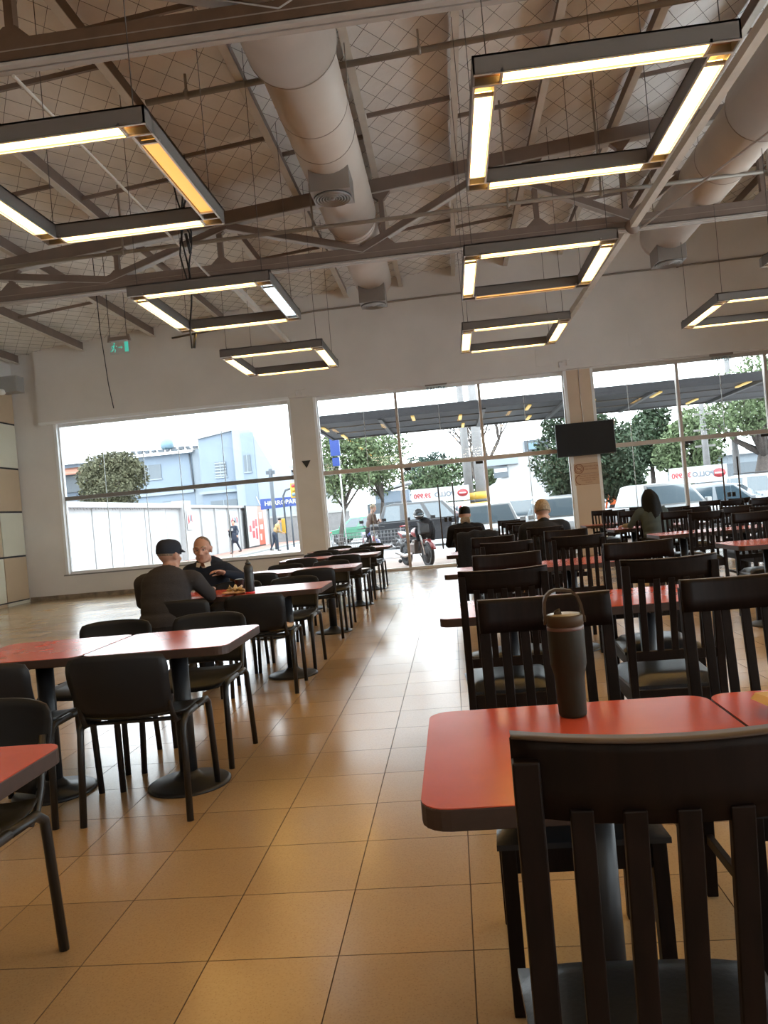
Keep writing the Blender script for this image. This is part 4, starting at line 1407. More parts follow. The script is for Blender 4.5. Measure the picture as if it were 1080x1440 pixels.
MB().box((.05, -.8, .2), (.06, 1.8, 2.7)).build('white_half', 'sign_white', t)
MB().box((.05, 1.85, .2), (.06, 3.35, 2.7)).build('orange_half', 'poster_orange', t)
for (a, b, z0, z1) in ((-.5, .0, 1.1, 1.5), (.15, .8, .7, 1.15), (.3, .9, 1.3, 1.8), (1.0, 1.5, .6, 1.3), (1.0, 1.5, 1.4, 1.9)):
    MB().box((.06, a, z0), (.066, b, z1)).build('print_patch', 'sign_red', t)
for (a, b, z0, z1) in ((2.1, 2.5, .5, .9), (2.2, 3.0, 1.2, 1.5), (2.2, 2.9, 1.9, 2.3)):
    MB().box((.06, a, z0), (.066, b, z1)).build('print_patch', 'sign_white', t)

# buildings behind the wall
def bld_window(par, x0, x1, z0, z1, y, slats=0, m_='window_grey'):
    f = MB().box((x0, y - .06, z0), (x1, y + .02, z1)).build('window', m_, par)
    MB().box((x0 - .06, y - .10, z0 - .08), (x1 + .06, y, z0)).build('sill', 'pale_grey_render', f)
    for k in range(slats):
        zz = z0 + (z1 - z0) * (k + .5) / slats
        MB().box((x0, y - .11, zz - .05), (x1, y - .06, zz + .05)).build('slat', 'pale_grey_render', f)
    MB().box(((x0 + x1) / 2 - .03, y - .09, z0), ((x0 + x1) / 2 + .03, y - .06, z1)).build('window_bar', 'pale_grey_render', f)
t = thing('blue_grey_building', 'long pale blue grey building with sheet roof behind the street wall', 'building', (0, 58, GZ))
MB().box((-30, 0, 0), (-19.4, 9, 7.55)).build('wall', 'blue_grey_render', t)
MB().prism([(-.6, 7.5), (9.4, 9.0), (9.4, 9.15), (-.6, 7.65)], -30.3, -19.1, plane='YZ').build('roof', 'roof_sheet', t)
MB().box((-30, -.2, 4.45), (-19.4, 0, 4.65)).build('ledge', 'pale_grey_render', t)
bld_window(t, -23.9, -21.9, 5.75, 6.85, 0)
bld_window(t, -22.0, -20.4, 3.2, 3.95, 0, 3)
MB().box((-31, -.7, 5.3), (-26.3, 0, 6.6)).build('dark_opening', 'dark_opening', t)
MB().prism([(-1.3, 6.6), (0.1, 7.2), (0.1, 7.3), (-1.3, 6.7)], -31, -26, plane='YZ').build('tiled_eave', 'roof_tile', t)
MB().box((-19.38, 0, 0), (-18.52, 9, 7.7)).build('corner_bay', 'pale_grey_render', t)
MB().tube([(-19.55, -.12, 7.4), (-19.4, -.12, 4.5)], .07, 6).build('down_pipe', 'fence_grey', t)
mb = MB()
for k in range(26):
    x = -27.5 + k * .37
    h_ = .10 + .16 * ((k * 53) % 7) / 7
    mb.cbox((x, .5 + .4 * (k % 3), 7.8 + .1 * (k % 3) + h_ / 2), (.25 + .2 * (k % 4) / 4, .3, h_))
tag(mb.build('roof_clutter', 'fence_grey', t), kind='stuff')
tk = thing('water_tank', 'round blue grey water tank on the roof of the long building', 'tank', (-21.7, 59.2, GZ + 7.75))
MB().lathe([(.30, .3), (.50, .42), (.52, .9), (.40, 1.12), (.16, 1.2)], 20).build('tank_body', 'tank_blue', tk)
for sx in (-1, 1): MB().tube([(sx * .35, 0, 0), (sx * .35, 0, .4)], .06, 6).build('tank_leg', 'fence_grey', tk)
t = thing('centre_block', 'pale blue rendered block with slatted window beside the tapered tower', 'building', (0, 57, GZ))
MB().prism([(-18.5, 0), (-15.75, 0), (-15.75, 8.72), (-18.5, 8.33)], 0, 8, plane='XZ').build('wall', 'blue_grey_render', t)
MB().prism([(-18.51, 8.33), (-15.75, 8.72), (-15.75, 8.86), (-18.51, 8.47)], -.2, 8, plane='XZ').build('roof', 'roof_sheet', t)
MB().box((-18.6, -.3, 4.15), (-15.5, 0, 4.35)).build('ledge', 'pale_grey_render', t)
bld_window(t, -17.35, -16.5, 5.35, 6.5, 0, 5)
bld_window(t, -17.9, -15.9, 2.9, 3.6, 0, 0)
MB().tube([(-15.75, -.1, 8.3), (-15.75, -.1, 4.2)], .06, 6).build('down_pipe', 'sign_white', t)
t = thing('tapered_tower', 'pale grey building end with slanted roof edge right of the slatted window', 'building', (0, 56.5, GZ))
MB().prism([(-15.7, 0), (-12.9, 0), (-12.9, 5.7), (-14.3, 8.6), (-15.7, 8.75)], 0, 7, plane='XZ').build('wall', 'pale_grey_render', t)
MB().box((-15.05, -.05, 0), (-14.1, .0, 8.4)).build('recess', 'blue_grey_render', t)
bld_window(t, -14.95, -14.45, 5.5, 6.75, -.05)
MB().tube([(-14.25, -.1, 3.6), (-13.1, -.1, .6)], .03, 5).build('stay_wire', 'sign_white', t)
t = thing('far_white_building', 'far low white building with grey roof behind the blue shop sign', 'building', (0, 72, GZ))
MB().box((-18.5, 0, 0), (-10.5, 7, 6.2)).build('wall', 'white_render', t)
MB().prism([(-18.8, 6.1), (-10.2, 6.6), (-10.2, 6.8), (-18.8, 6.9)], -.6, 7, plane='XZ').build('roof', 'roof_sheet', t)
for k in range(5):
    bld_window(t, -16.4 + k * 1.25, -15.7 + k * 1.25, 3.9, 5.1, 0)
t = thing('ivy_wall', 'grey weathered low wall behind the traffic light', 'wall', (-10.0, 56, GZ))
MB().box((-3.4, 0, 0), (2.6, .3, 1.9)).build('wall_body', 'concrete_pole', t)
MB().box((-3.5, -.05, 1.9), (2.7, .35, 2.05)).build('coping', 'kerb', t)
# blue shop sign on posts
t = thing('shop_sign', 'blue shop sign reading HIERROPAR at the street corner', 'sign', (-9.85, 45, GZ + 2.68))
MB().prism([(-1.3, -.32), (.85, -.26), (1.05, -.05), (1.05, .28), (-1.3, .30)], -.08, .08, plane='XZ').build('sign_panel', 'sign_blue', t)
text_mesh('HIERROPAR', .36, 'sign_white', 'sign_text', t, (-.10, -.09, 0), ext=.006, bold=.008)
for sx in (-.9, .45): MB().tube([(sx, .1, -2.68), (sx, .1, -.2)], .05, 8).build('sign_post', 'fence_grey', t)
t = thing('utility_post', 'dark slim post standing in front of the blue shop sign', 'post', (-10.05, 43.5, GZ))
MB().tube([(0, 0, 0), (0, 0, 4.6)], .11, 10).build('post_shaft', 'fence_grey', t)
MB().box((-.25, -.1, 4.3), (.25, .1, 4.5)).build('post_box', 'fence_grey', t)
t = thing('traffic_light', 'yellow traffic light on a post at the street corner', 'traffic light', (-8.9, 41, GZ))
MB().tube([(0, 0, 0), (0, 0, 2.9), (.15, 0, 3.2), (.55, 0, 3.3)], .055, 8).build('post_shaft', 'fence_grey', t)
MB().box((.45, -.15, 2.75), (.80, .1, 3.55)).build('light_housing', 'traffic_yellow', t, .03)
for k in range(3): MB().lathe([(.10, -.02), (.10, .02)], 14, (.62, -.17, 2.93 + .24 * k), axis='Y').build('lens', ('exit_green', 'traffic_yellow', 'lamp_red')[k] if k else 'tank_blue', t)
MB().box((-.2, -.12, .9), (.0, .1, 1.7)).build('lower_housing', 'traffic_yellow', t, .03)

# blue hanging sign under canopy end
t = thing('street_pylon', 'small blue two part sign on a thin post outside the left glass pane', 'sign', (-3.72, 26, GZ))
MB().box((-.16, -.06, 3.55), (.16, .06, 4.2)).build('upper_panel', 'sign_blue', t)
MB().box((-.12, -.06, 3.2), (.12, .06, 3.48)).build('lower_panel', 'sign_blue', t)
MB().tube([(.1, 0, 0), (.1, 0, 3.9)], .025, 6).build('post_shaft', 'sign_white', t)

# canopy
t = thing('entrance_canopy', 'dark flat canopy hung outside along the glass front', 'canopy', (0, 0, 3.66))
MB().box((-3.3, 18.95, 0), (12.5, 23.0, .05)).build('canopy_sheet', 'canopy_dark', t)
for y0 in (18.9, 22.98): MB().box((-3.35, y0, -.04), (12.5, y0 + .08, .17)).build('edge_beam', 'canopy_steel' if y0 > 20 else 'canopy_dark', t)
MB().box((-3.36, 18.9, -.04), (-3.28, 23.06, .17)).build('edge_beam', 'canopy_dark', t)
for x in (-1.55, 1.0, 3.0, 5.1, 7.6, 10): MB().box((x - .05, 18.98, -.07), (x + .05, 22.98, 0)).build('cross_beam', 'canopy_steel', t)
for y0 in (20.2, 21.6): MB().box((-3.0, y0 - .02, -.02), (12.4, y0 + .02, 0)).build('seam_strip', 'concrete_pole', t)
for (x, y0) in ((-.75, 19.6), (.45, 20.4), (2.15, 19.8), (.55, 22.5), (3.75, 20.0), (5.3, 19.8), (7.3, 19.5), (6.9, 22.2), (2.4, 22.2), (-3.1, 20.2), (-2.9, 22.4)):
    MB().box((x - .04, y0 - .45, -.05), (x + .04, y0 + .45, -.015)).build('canopy_light', 'canopy_lamp', t)
for x in (-3.2, 3.0, 8.9):
    MB().tube([(x, YW + .3, 1.15), (x, 19.3, .12)], .045, 8).build('stay_rod', 'canopy_steel', t)
    MB().beam((x, YW + .3, -.75), (x, 19.6, -.02), .06, .10).build('knee_brace', 'canopy_steel', t)

# poles
def pole(x, y, h, r, label, rings=0, hazard=False):
    t = thing('utility_pole', label, 'pole', (x, y, GZ))
    MB().tube([(0, 0, 0), (-.04, 0, h)], [r, r * .62], 14).build('pole_shaft', 'concrete_pole', t)
    if hazard:
        for k, m_ in enumerate(('traffic_yellow', 'hazard_black', 'traffic_yellow')):
            z0 = (1.2, 1.62, 1.78)[k]; z1 = (1.62, 1.78, 2.15)[k]
            MB().tube([(0, 0, z0), (0, 0, z1)], r * 1.25, 16).build('hazard_band', m_, t)
    for k in range(rings):
        z = h - .9 - k * .8
        MB().beam((-.5, 0, z), (.5, .1, z), .08, .10).build('cross_arm', 'wall_cap', t)
    return t
pole(1.02, 41, 8.6, .26, 'left concrete utility pole with yellow and black base', 0, True)
pole(1.62, 40, 9.6, .30, 'right thicker concrete utility pole with yellow and black base', 1, True)
pole(12.9, 40, 5.9, .20, 'ringed utility pole with cross arms left of the right glass doors', 3)
pole(13.6, 38, 9.2, .17, 'pale tall slender pole behind the right glass doors', 0)
pole(-2.45, 40, 2.6, .06, 'thin pale post beside the dark fence outside', 0)
# fences, banners, houses
t = thing('dark_fence', 'dark grey sheet fence with small flat-roofed hut behind it', 'fence', (0, 44, GZ))
for k in range(5): MB().box((-4.75 + .52 * k, 0, 0), (-4.75 + .52 * k + .50, .08, 2.1)).build('fence_panel', 'fence_grey', t)
MB().box((-4.3, .5, 0), (-2.35, 2.5, 2.75)).build('hut_wall', 'blue_grey_render', t)
MB().prism([(-4.6, 2.6), (-2.2, 3.1), (-2.2, 3.25), (-4.6, 2.75)], .2, 2.8, plane='XZ').build('hut_roof', 'roof_sheet', t)
t = thing('timber_fence', 'short pale board fence right of the dark sheet fence', 'fence', (0, 44, GZ))
for k in range(5): MB().box((-2.12 + .22 * k, 0, 0), (-2.12 + .22 * k + .19, .05, 2.0 + .05 * (k % 2))).build('board', 'timber_pale', t)
t = thing('low_white_wall', 'low white wall with sprayed-out lower part behind the black car', 'wall', (0, 41.2, GZ))
for k in range(6): MB().box((-4.3 + 1.02 * k, 0, 0), (-4.3 + 1.02 * k + 1.0, .15, 1.5)).build('wall_panel', 'white_render', t)
def banner(x0, x1, z0, z1, y, lines, label, logo=True, inset=.1):
    t = thing('fence_banner', label, 'banner', ((x0 + x1) / 2, y, (z0 + z1) / 2))
    hx, hz = (x1 - x0) / 2, (z1 - z0) / 2
    MB().box((-hx, -.01, -hz), (hx, .01, hz)).build('sheet', 'sign_white', t)
    for (tx, sz, xx, m_) in lines:
        text_mesh(tx, sz, m_, 'banner_text', t, (xx, -.018, 0), ext=.003, mirror=True, bold=.01)
    if logo:
        mb = MB().lathe([(.24, -.004), (.24, .004)], 24, (0, 0, 0), axis='Y')
        mb.v = [(hx - .34 + v[0] * 1.15, -.016 + v[1], v[2] * .8) for v in mb.v]
        mb.build('logo_oval', 'sign_red', t)
        MB().box((hx - .52, -.026, -.03), (hx - .16, -.02, .03)).build('logo_bar', 'sign_white', t)
    for sx in (-hx + inset, hx - inset): MB().tube([(sx, .05, -(z0 + z1) / 2 + GZ), (sx, .05, hz)], .03, 6).build('banner_post', 'fence_grey', t)
    return t
banner(9.35, 11.75, 1.42, 2.12, 34, [('39.990', .30, -.70, 'sign_red'), ('POLLO', .29, .20, 'print_grey')], 'upper white fence banner reading POLLO in mirror writing', True)
banner(9.35, 11.75, .72, 1.36, 34, [('MENU DEL', .38, .02, 'sign_red')], 'lower white fence banner reading MENU DEL in mirror writing', True, .25)
banner(-2.0, 1.0, 1.66, 2.42, 40.2, [('39.990', .33, -.92, 'sign_red'), ('POLLO', .33, .22, 'print_grey')], 'upper white banner with red oval beside the utility poles', True)
banner(-2.0, 1.0, .86, 1.60, 40.2, [('MENU DEL', .36, .0, 'print_grey')], 'lower white banner with red oval beside the utility poles', True, .25)
t = thing('white_house', 'bright white house with sloping parapet between the poles and the dense tree', 'building', (0, 50, GZ))
MB().prism([(1.9, 0), (7.2, 0), (7.2, 3.2), (5.3, 3.75), (3.9, 4.0), (3.3, 3.0), (1.9, 2.3)], 0, 6, plane='XZ').build('wall', 'white_render', t)
MB().box((2.5, -.25, 3.9), (4.5, 3, 4.35)).build('roof_sign', 'pale_grey_render', t)
MB().box((2.9, -.1, 3.1), (3.8, 0, 3.8)).build('shop_window', 'window_grey', t)
MB().box((2.95, -.14, 3.45), (3.75, -.1, 3.7)).build('awning', 'sign_white', t)
t = thing('rooftop_hut', 'small dark rooftop hut with bright blue sign above the white house', 'building', (0, 61, GZ))
MB().box((5.2, 0, 0), (8.6, 3, 5.2)).build('wall', 'white_render', t)
MB().box((6.1, .2, 5.2), (8.1, 2, 6.2)).build('hut_wall', 'fence_grey', t)
MB().box((6.4, .1, 5.45), (7.1, .2, 5.95)).build('blue_panel', 'tank_blue', t)
t = thing('grey_shed', 'pale blue grey shed behind the white pickup', 'building', (0, 42, GZ))
MB().box((6.7, 0, 0), (9.7, 4, 2.0)).build('wall', 'pale_grey_render', t)
MB().prism([(6.4, 2.0), (10, 2.0), (9.6, 2.5), (6.9, 2.7)], -.3, 4, plane='XZ').build('roof', 'roof_sheet', t)
MB().box((9.0, -.06, .3), (9.5, 0, 1.6)).build('doorway', 'dark_opening', t)
t = thing('glass_shed', 'pale green low building behind the spreading tree', 'building', (0, 48, GZ))
MB().box((14.2, 0, 0), (22, 4, 3.1)).build('wall', 'pale_grey_render', t)
MB().box((14.0, -.3, 3.1), (22.2, 4.2, 3.4)).build('roof', 'white_render', t)
MB().box((14.8, -.06, 1.4), (21, 0, 2.6)).build('window', 'window_grey', t)

# ------------------------------------------------------------------ cars
def car(label, x, y, rz, L, W, H, paint, kind='suv', glass='car_glass', roof_rack=False, name='parked_car'):
    """local +X is the front; origin on the ground at the centre"""
    t = thing(name, label, 'car', (x, y, GZ), rz)
    wr = .34 if kind in ('suv', 'pickup') else .30
    gc = .26 if kind in ('suv', 'pickup') else .19
    belt = H * .60
    hl = L / 2
    if kind == 'suv':
        cab = [(-hl + .10, belt), (-hl + .34, H - .06), (-hl + .7, H), (.45, H - .03), (1.10, belt)]
        hood = [(1.10, belt), (hl - .25, belt - .10), (hl - .05, belt - .26)]
    elif kind == 'sedan':
        cab = [(-hl + .75, belt + .02), (-hl + 1.35, H - .04), (-.15, H), (.35, H - .05), (1.05, belt)]
        hood = [(1.05, belt), (hl - .3, belt - .12), (hl - .05, belt - .26)]
    else:
        cab = [(-hl + 1.6, belt), (-hl + 1.75, H - .04), (-hl + 2.1, H), (.55, H - .02), (1.10, belt)]
        hood = [(1.10, belt), (hl - .25, belt - .06), (hl - .03, belt - .2)]
    if kind == 'suv': rear = [(-hl, gc + .12), (-hl, belt - .12), (-hl + .10, belt)]
    elif kind == 'sedan': rear = [(-hl, gc + .15), (-hl + .02, belt - .08), (-hl + .12, belt + .01), (-hl + .75, belt + .02)]
    else: rear = [(-hl, gc + .2), (-hl, belt), (-hl + 1.6, belt)]
    front = hood[1:] + [(hl, gc + .3), (hl - .05, gc + .05)]
    wheels = (-hl * .60, hl * .62)
    # lower silhouette with wheel arches
    low = []
    for wx in (wheels[1], wheels[0]):
        for k in range(9):
            a = pi * k / 8
            low.append((wx + (wr + .06) * cos(a), wr * .55 + (wr + .07) * sin(a) if False else max(gc, wr * .9 + (wr + .05) * sin(a) - .12)))
    poly = [(-hl + .05, gc)] + rear + ([] if kind != 'suv' else []) + [cab[-1]] + front + [(q[0], q[1]) for q in low]
    def shell(poly, hw_of_z, inset=0.0, mi=0):
        mb = MB(); n = len(poly)
        vs = [(p[0], -hw_of_z(p[1]) + inset, p[1]) for p in poly] + [(p[0], hw_of_z(p[1]) - inset, p[1]) for p in poly]
        fs = [tuple(range(n))[::-1], tuple(range(n, 2 * n))] + [(i, (i + 1) % n, n + (i + 1) % n, n + i) for i in range(n)]
        return mb.add(vs, fs)
    hwl = lambda z: W / 2 * (1 - .05 * max(0, (gc + .25 - z)) / .3)
    hwc = lambda z: W / 2 * (1 - .20 * max(0, z - belt) / max(.01, H - belt)) - .015
    body = shell(poly, hwl).build('body', paint, t, .03, 2)
    cabin = shell(cab, hwc).build('cabin', paint, t, .025, 2)
    # glass
    zb_, zt_ = belt + .035, H - .10
    def cab_x(z, back):
        pts = cab[:3] if back else cab[-2:][::-1]
        for (xa, za), (xb, zb2) in zip(pts[:-1], pts[1:]):
            if min(za, zb2) - 1e-6 <= z <= max(za, zb2) + 1e-6 and abs(zb2 - za) > 1e-6:
                return xa + (xb - xa) * (z - za) / (zb2 - za)
        return pts[-1][0]
    xb0, xb1 = cab_x(zb_, True), cab_x(zt_, True)
    xf0, xf1 = cab_x(zb_, False), cab_x(zt_, False)
    posts = [.0, .5, 1.0] if kind != 'suv' else [0, .30, .64, 1.0]
    for s in (-1, 1):
        for i in range(len(posts) - 1):
            a, b = posts[i] + (.03 if i else .05), posts[i + 1] - (.03 if i < len(posts) - 2 else .06)
            q = [(xb0 + (xf0 - xb0) * a, zb_), (xb0 + (xf0 - xb0) * b, zb_), (xb1 + (xf1 - xb1) * b, zt_), (xb1 + (xf1 - xb1) * a, zt_)]
            mb = MB()
            mb.add([(p[0], s * (hwc(p[1]) + .004), p[1]) for p in q] + [(p[0], s * (hwc(p[1]) - .02), p[1]) for p in q], [(0, 1, 2, 3), (7, 6, 5, 4), (0, 4, 5, 1), (1, 5, 6, 2), (2, 6, 7, 3), (3, 7, 4, 0)])
            mb.build('side_window', glass, cabin)
        MB().cbox((xf0 - .05, s * (W / 2 + .08), belt + .06), (.12, .16, .13)).build('wing_mirror', paint if paint != 'car_black' else 'car_trim', t, .02)
        MB().box((-.12, s * W / 2 - .012 if s > 0 else -W / 2 - .012, belt - .16), (.06, s * W / 2 + .012 if s > 0 else -W / 2 + .012, belt - .12)).build('door_handle', 'car_trim', t)
    for (x0, x1, nm, e) in ((xf0, xf1, 'windshield', .012), (xb0, xb1, 'rear_window', -.012)):
        mb = MB()
        w0, w1 = hwc(zb_) * .88, hwc(zt_) * .88
        q = [(x0 + e, -w0, zb_), (x0 + e, w0, zb_), (x1 + e, w1, zt_), (x1 + e, -w1, zt_)]
        mb.add(q + [(p[0] - e * 2, p[1], p[2]) for p in q], [(0, 1, 2, 3), (7, 6, 5, 4), (0, 4, 5, 1), (1, 5, 6, 2), (2, 6, 7, 3), (3, 7, 4, 0)])
        mb.build(nm, glass, cabin)
    for s in (-1, 1):
        MB().cbox((hl - .07, s * W * .36, belt - .28), (.12, .32, .16)).build('headlight', 'lamp_clear', t, .02)
        MB().cbox((-hl + .03, s * W * .42, belt - .10), (.10, .18, .30 if kind == 'suv' else .16)).build('tail_light', 'lamp_red', t, .02)
    MB().cbox((hl - .02, 0, gc + .16), (.10, W * .9, .16)).build('front_bumper', 'car_trim' if kind != 'sedan' else paint, t, .02)
    MB().cbox((-hl + .0, 0, gc + .18), (.10, W * .9, .18)).build('rear_bumper', 'car_trim' if kind == 'suv' else paint, t, .02)
    MB().cbox((hl - .0, 0, gc + .33), (.06, W * .45, .10)).build('grille', 'car_trim', t, .01)
    MB().cbox((-hl - .03, 0, belt - .22), (.02, .40, .12)).build('number_plate', 'sign_white', t)
    for wx in wheels:
        for s in (-1, 1):
            tm = MB().lathe([(wr * .62, -.10), (wr * .94, -.10), (wr, -.07), (wr, .07), (wr * .94, .10), (wr * .62, .10)], 24, (wx, s * (W / 2 - .11), wr), axis='Y').build('tyre', 'tyre', t)
            rm = MB().lathe([(wr * .62, s * .03), (wr * .60, s * .085), (wr * .52, s * .07)], 20, (wx, s * (W / 2 - .11), wr), axis='Y')
            rm.build('rim', 'car_trim', tm)
            sp = MB()
            for k in range(5):
                a = 2 * pi * k / 5
                sp.cbox((wx + cos(a) * wr * .32, s * (W / 2 - .02), wr + sin(a) * wr * .32), (wr * .56, .02, .07), rot=Matrix.Rotation(-a, 3, 'Y'))
            sp.lathe([(.06, -.012), (.06, .012)], 12, (wx, s * (W / 2 - .02), wr), axis='Y')
            sp.build('rim_spoke', 'rim_silver', tm)
    if roof_rack:
        for s in (-1, 1): MB().tube([(cab[1][0] + .3, s * W * .36, H + .06), (cab[-2][0], s * W * .36, H + .05)], .02, 6).build('roof_rail', 'car_trim', t)
        for xx in (-.9, .0): MB().tube([(xx, -W * .36, H + .06), (xx, W * .36, H + .06)], .018, 6).build('roof_bar', 'car_trim', t)
    return t
car('black off-road car parked sideways outside the glass doors', -.75, 31.6, radians(-2), 4.5, 1.85, 1.82, 'car_black', 'suv', 'car_glass')
car('small green hatchback parked far off under the pale trees', -5.0, 43, radians(170), 3.8, 1.65, 1.45, 'car_green', 'suv', 'car_glass')
car('white car facing the glass right of the black car', 1.0, 22.8, radians(-90), 4.2, 1.74, 1.50, 'car_white', 'sedan', 'car_glass_pale')
car('white car with dark rear window parked behind the other white cars', 2.25, 28.0, radians(88), 4.3, 1.80, 1.58, 'car_white', 'suv', 'car_glass')
car('white car facing the glass beside the television column', 3.15, 22.9, radians(-90), 4.2, 1.76, 1.52, 'car_white', 'sedan', 'car_glass_pale')
car('white pickup parked behind the long-haired woman', 6.0, 23.4, radians(-72), 4.9, 1.85, 1.62, 'car_white', 'pickup', 'car_glass_pale')
car('silver sedan behind the right glass doors', 9.1, 26.6, radians(-28), 4.4, 1.75, 1.45, 'car_silver', 'sedan', 'car_glass')
car('white estate car with roof bars at the right edge', 12.4, 30.0, radians(-35), 4.5, 1.80, 1.70, 'car_white', 'suv', 'car_glass', True)
car('pale car far behind the person in the orange shirt', 6.0, 33.2, radians(5), 4.3, 1.74, 1.45, 'car_silver', 'sedan', 'car_glass_pale')

# ------------------------------------------------------------------ motorcycles
def wheel(par, x, z, r, w):
    mb = MB()
    n, m = 32, 8
    vs, fs = [], []
    for i in range(n):
        a = 2 * pi * i / n
        for j in range(m):
            b = 2 * pi * j / m
            rr = r - w / 2 + w / 2 * cos(b)
            vs.append((x + rr * cos(a), w / 2 * sin(b), z + rr * sin(a)))
    for i in range(n):
        for j in range(m):
            fs.append((i * m + j, ((i + 1) % n) * m + j, ((i + 1) % n) * m + (j + 1) % m, i * m + (j + 1) % m))
    mb.add(vs, fs, 0, True)
    ty = mb.build('tyre', 'tyre', par)
    sp = MB()
    for k in range(6):
        a = 2 * pi * k / 6
        sp.tube([(x + .04 * cos(a), 0, z + .04 * sin(a)), (x + (r - w) * cos(a), 0, z + (r - w) * sin(a))], .012, 5)
    sp.lathe([(.05, -.06), (.05, .06)], 14, (x, 0, z), axis='Y')
    sp.lathe([(r - w + .01, -.03), (r - w + .01, .03), (r - w - .02, .03), (r - w - .02, -.03)], 28, (x, 0, z), axis='Y')
    sp.build('wheel_rim', 'car_trim', ty)
def motorcycle(label, x, y, rz, paint, name='motorcycle', fairing=True):
    t = thing(name, label, 'motorcycle', (x, y, GZ + (.03 if y < 24.4 else 0)), rz)
    wheel(t, .66, .31, .31, .10); wheel(t, -.62, .31, .31, .12)
    for s in (-1, 1):
        MB().tube([(.66, s * .075, .31), (.44, s * .075, .86), (.40, s * .075, .98)], .022, 8).build('fork_tube', 'chrome', t)
    MB().tube([(.40, 0, .90), (.1, 0, .78), (-.25, 0, .72), (-.62, 0, .62)], .03, 8).tube([(.40, 0, .88), (.18, 0, .42), (-.25, 0, .32), (-.62, 0, .31)], .028, 8).build('frame', 'car_trim', t)
    MB().cbox((.0, 0, .46), (.34, .26, .28)).cbox((.06, 0, .62), (.18, .2, .14)).build('engine', 'steel_dark', t, .03)
    rows = []
    mb = MB().sphere((.14, 0, .86), (.24, .15, .13), 16)
    mb.build('fuel_tank', paint, t)
    MB().cbox((-.30, 0, .80), (.56, .24, .09)).build('seat', 'leather', t, .03)
    MB().prism([(-.62, .72), (-.9, .86), (-.88, .90), (-.45, .80)], -.09, .09, plane='XZ').build('tail_fairing', paint, t, .01)
    MB().tube([(.36, -.36, 1.02), (.42, -.2, 1.04), (.41, 0, 1.0), (.42, .2, 1.04), (.36, .36, 1.02)], .016, 8).build('handlebar', 'car_trim', t)
    MB().sphere((.52, 0, .93), (.08, .11, .11), 14).build('headlight', 'lamp_clear', t)
    if fairing: MB().prism([(.42, .80), (.62, .84), (.60, 1.06), (.46, 1.14)], -.13, .13, plane='XZ').build('front_cowl', 'car_trim', t, .03)
    arc = []
    for w_ in (-.06, .06):
        arc.append([(.66 + .37 * cos(a), w_, .31 + .37 * sin(a)) for a in [radians(20 + 13 * k) for k in range(10)]])
    MB().thick(arc, .012).build('front_mudguard', paint, t)
    for s in (-1, 1):
        MB().tube([(.40, s * .26, 1.03), (.42, s * .33, 1.18)], .008, 5).cbox((.41, s * .35, 1.22), (.02, .13, .09)).build('mirror', 'car_trim', t)
    MB().tube([(.1, -.14, .35), (-.3, -.18, .28), (-.8, -.2, .36)], [.03, .045, .05], 10).build('exhaust', 'chrome', t)
    MB().tube([(-.05, .12, .30), (-.12, .30, .01)], .014, 6).build('side_stand', 'car_trim', t)
    return t
motorcycle('red motorcycle with a helmet on it parked just outside the glass doors', -.98, 19.75, radians(-62), 'moto_red')
t = thing('motorcycle_helmet', 'dark helmet hanging on the mirror of the red motorcycle', 'helmet', (-.82, 19.33, 1.20))
MB().sphere((0, 0, 0), (.135, .15, .14), 20).build('helmet_shell', 'black_plastic', t)
mb = MB().sphere((.02, -.06, -.01), (.10, .10, .06), 16); mb.build('visor', 'car_glass', t)
MB().tube([(-.13, -.02, -.03), (-.06, -.14, -.05), (.06, -.14, -.05), (.13, -.02, -.03)], .012, 6).build('helmet_trim', 'chrome', t)
t = thing('riding_jacket', 'dark riding jacket hung over the red motorcycle handlebar', 'jacket', (-.70, 19.42, .62))
mb = MB().sphere((0, 0, .20), (.21, .16, .30), 16)
for s in (-1, 1): mb.tube([(s * .13, 0, .36), (s * .20, -.02, .15), (s * .17, -.03, -.10)], [.07, .065, .05], 10)
mb.build('jacket_cloth', 'jacket_charcoal', t)
motorcycle('blue scooter style motorcycle under the standing man outside', -2.50, 23.4, radians(-70), 'moto_blue')

# shopping carts
def cart(label, x, y, rz):
    t = thing('shopping_cart', label, 'cart', (x, y, GZ + .03), rz)
    mb = MB()
    def P_(u, v, z):  # u along length 0..1, v -1..1
        w_ = .27 - .05 * u + .02 * (z - .5); return (-.42 + .84 * u - (.05 * (1 - z) if u == 0 else 0), v * w_, z)
    zs_ = [.45, .55, .65, .75, .85, .95]
    for z in zs_:
        mb.tube([P_(0, -1, z), P_(1, -1, z), P_(1, 1, z), P_(0, 1, z), P_(0, -1, z)], .006, 5)
    for k in range(9):
        u = k / 8
        for v in (-1, 1): mb.tube([P_(u, v, .45), P_(u, v, .95)], .005, 4)
        mb.tube([P_(u, -1, .45), P_(u, 1, .45)], .005, 4)
    for k in range(1, 5):
        v = -1 + 2 * k / 5
        for u in (0, 1): mb.tube([P_(u, v, .45), P_(u, v, .95)], .005, 4)
    mb.build('wire_basket', 'cart_wire', t)
    for s in (-1, 1):
        MB().tube([(-.48, s * .25, 1.02), (-.42, s * .25, .42), (-.40, s * .24, .14), (.40, s * .2, .14)], .012, 6).build('frame_tube', 'cart_wire', t)
        for ux in (-.38, .38): MB().lathe([(.055, -.015), (.055, .015)], 14, (ux, s * .22, .055), axis='Y').build('castor', 'black_plastic', t)
    MB().tube([(-.48, -.26, 1.02), (-.48, .26, 1.02)], .018, 8).build('handle_grip', 'cart_red', t)
    MB().cbox((.435, 0, .72), (.012, .2, .16)).build('red_plate', 'cart_red', t)
cart('shopping cart with red handle, left of the pair outside the left pane', -2.95, 21.6, radians(15))
cart('shopping cart beside the blue motorcycle, right of the pair', -1.85, 21.9, radians(165))

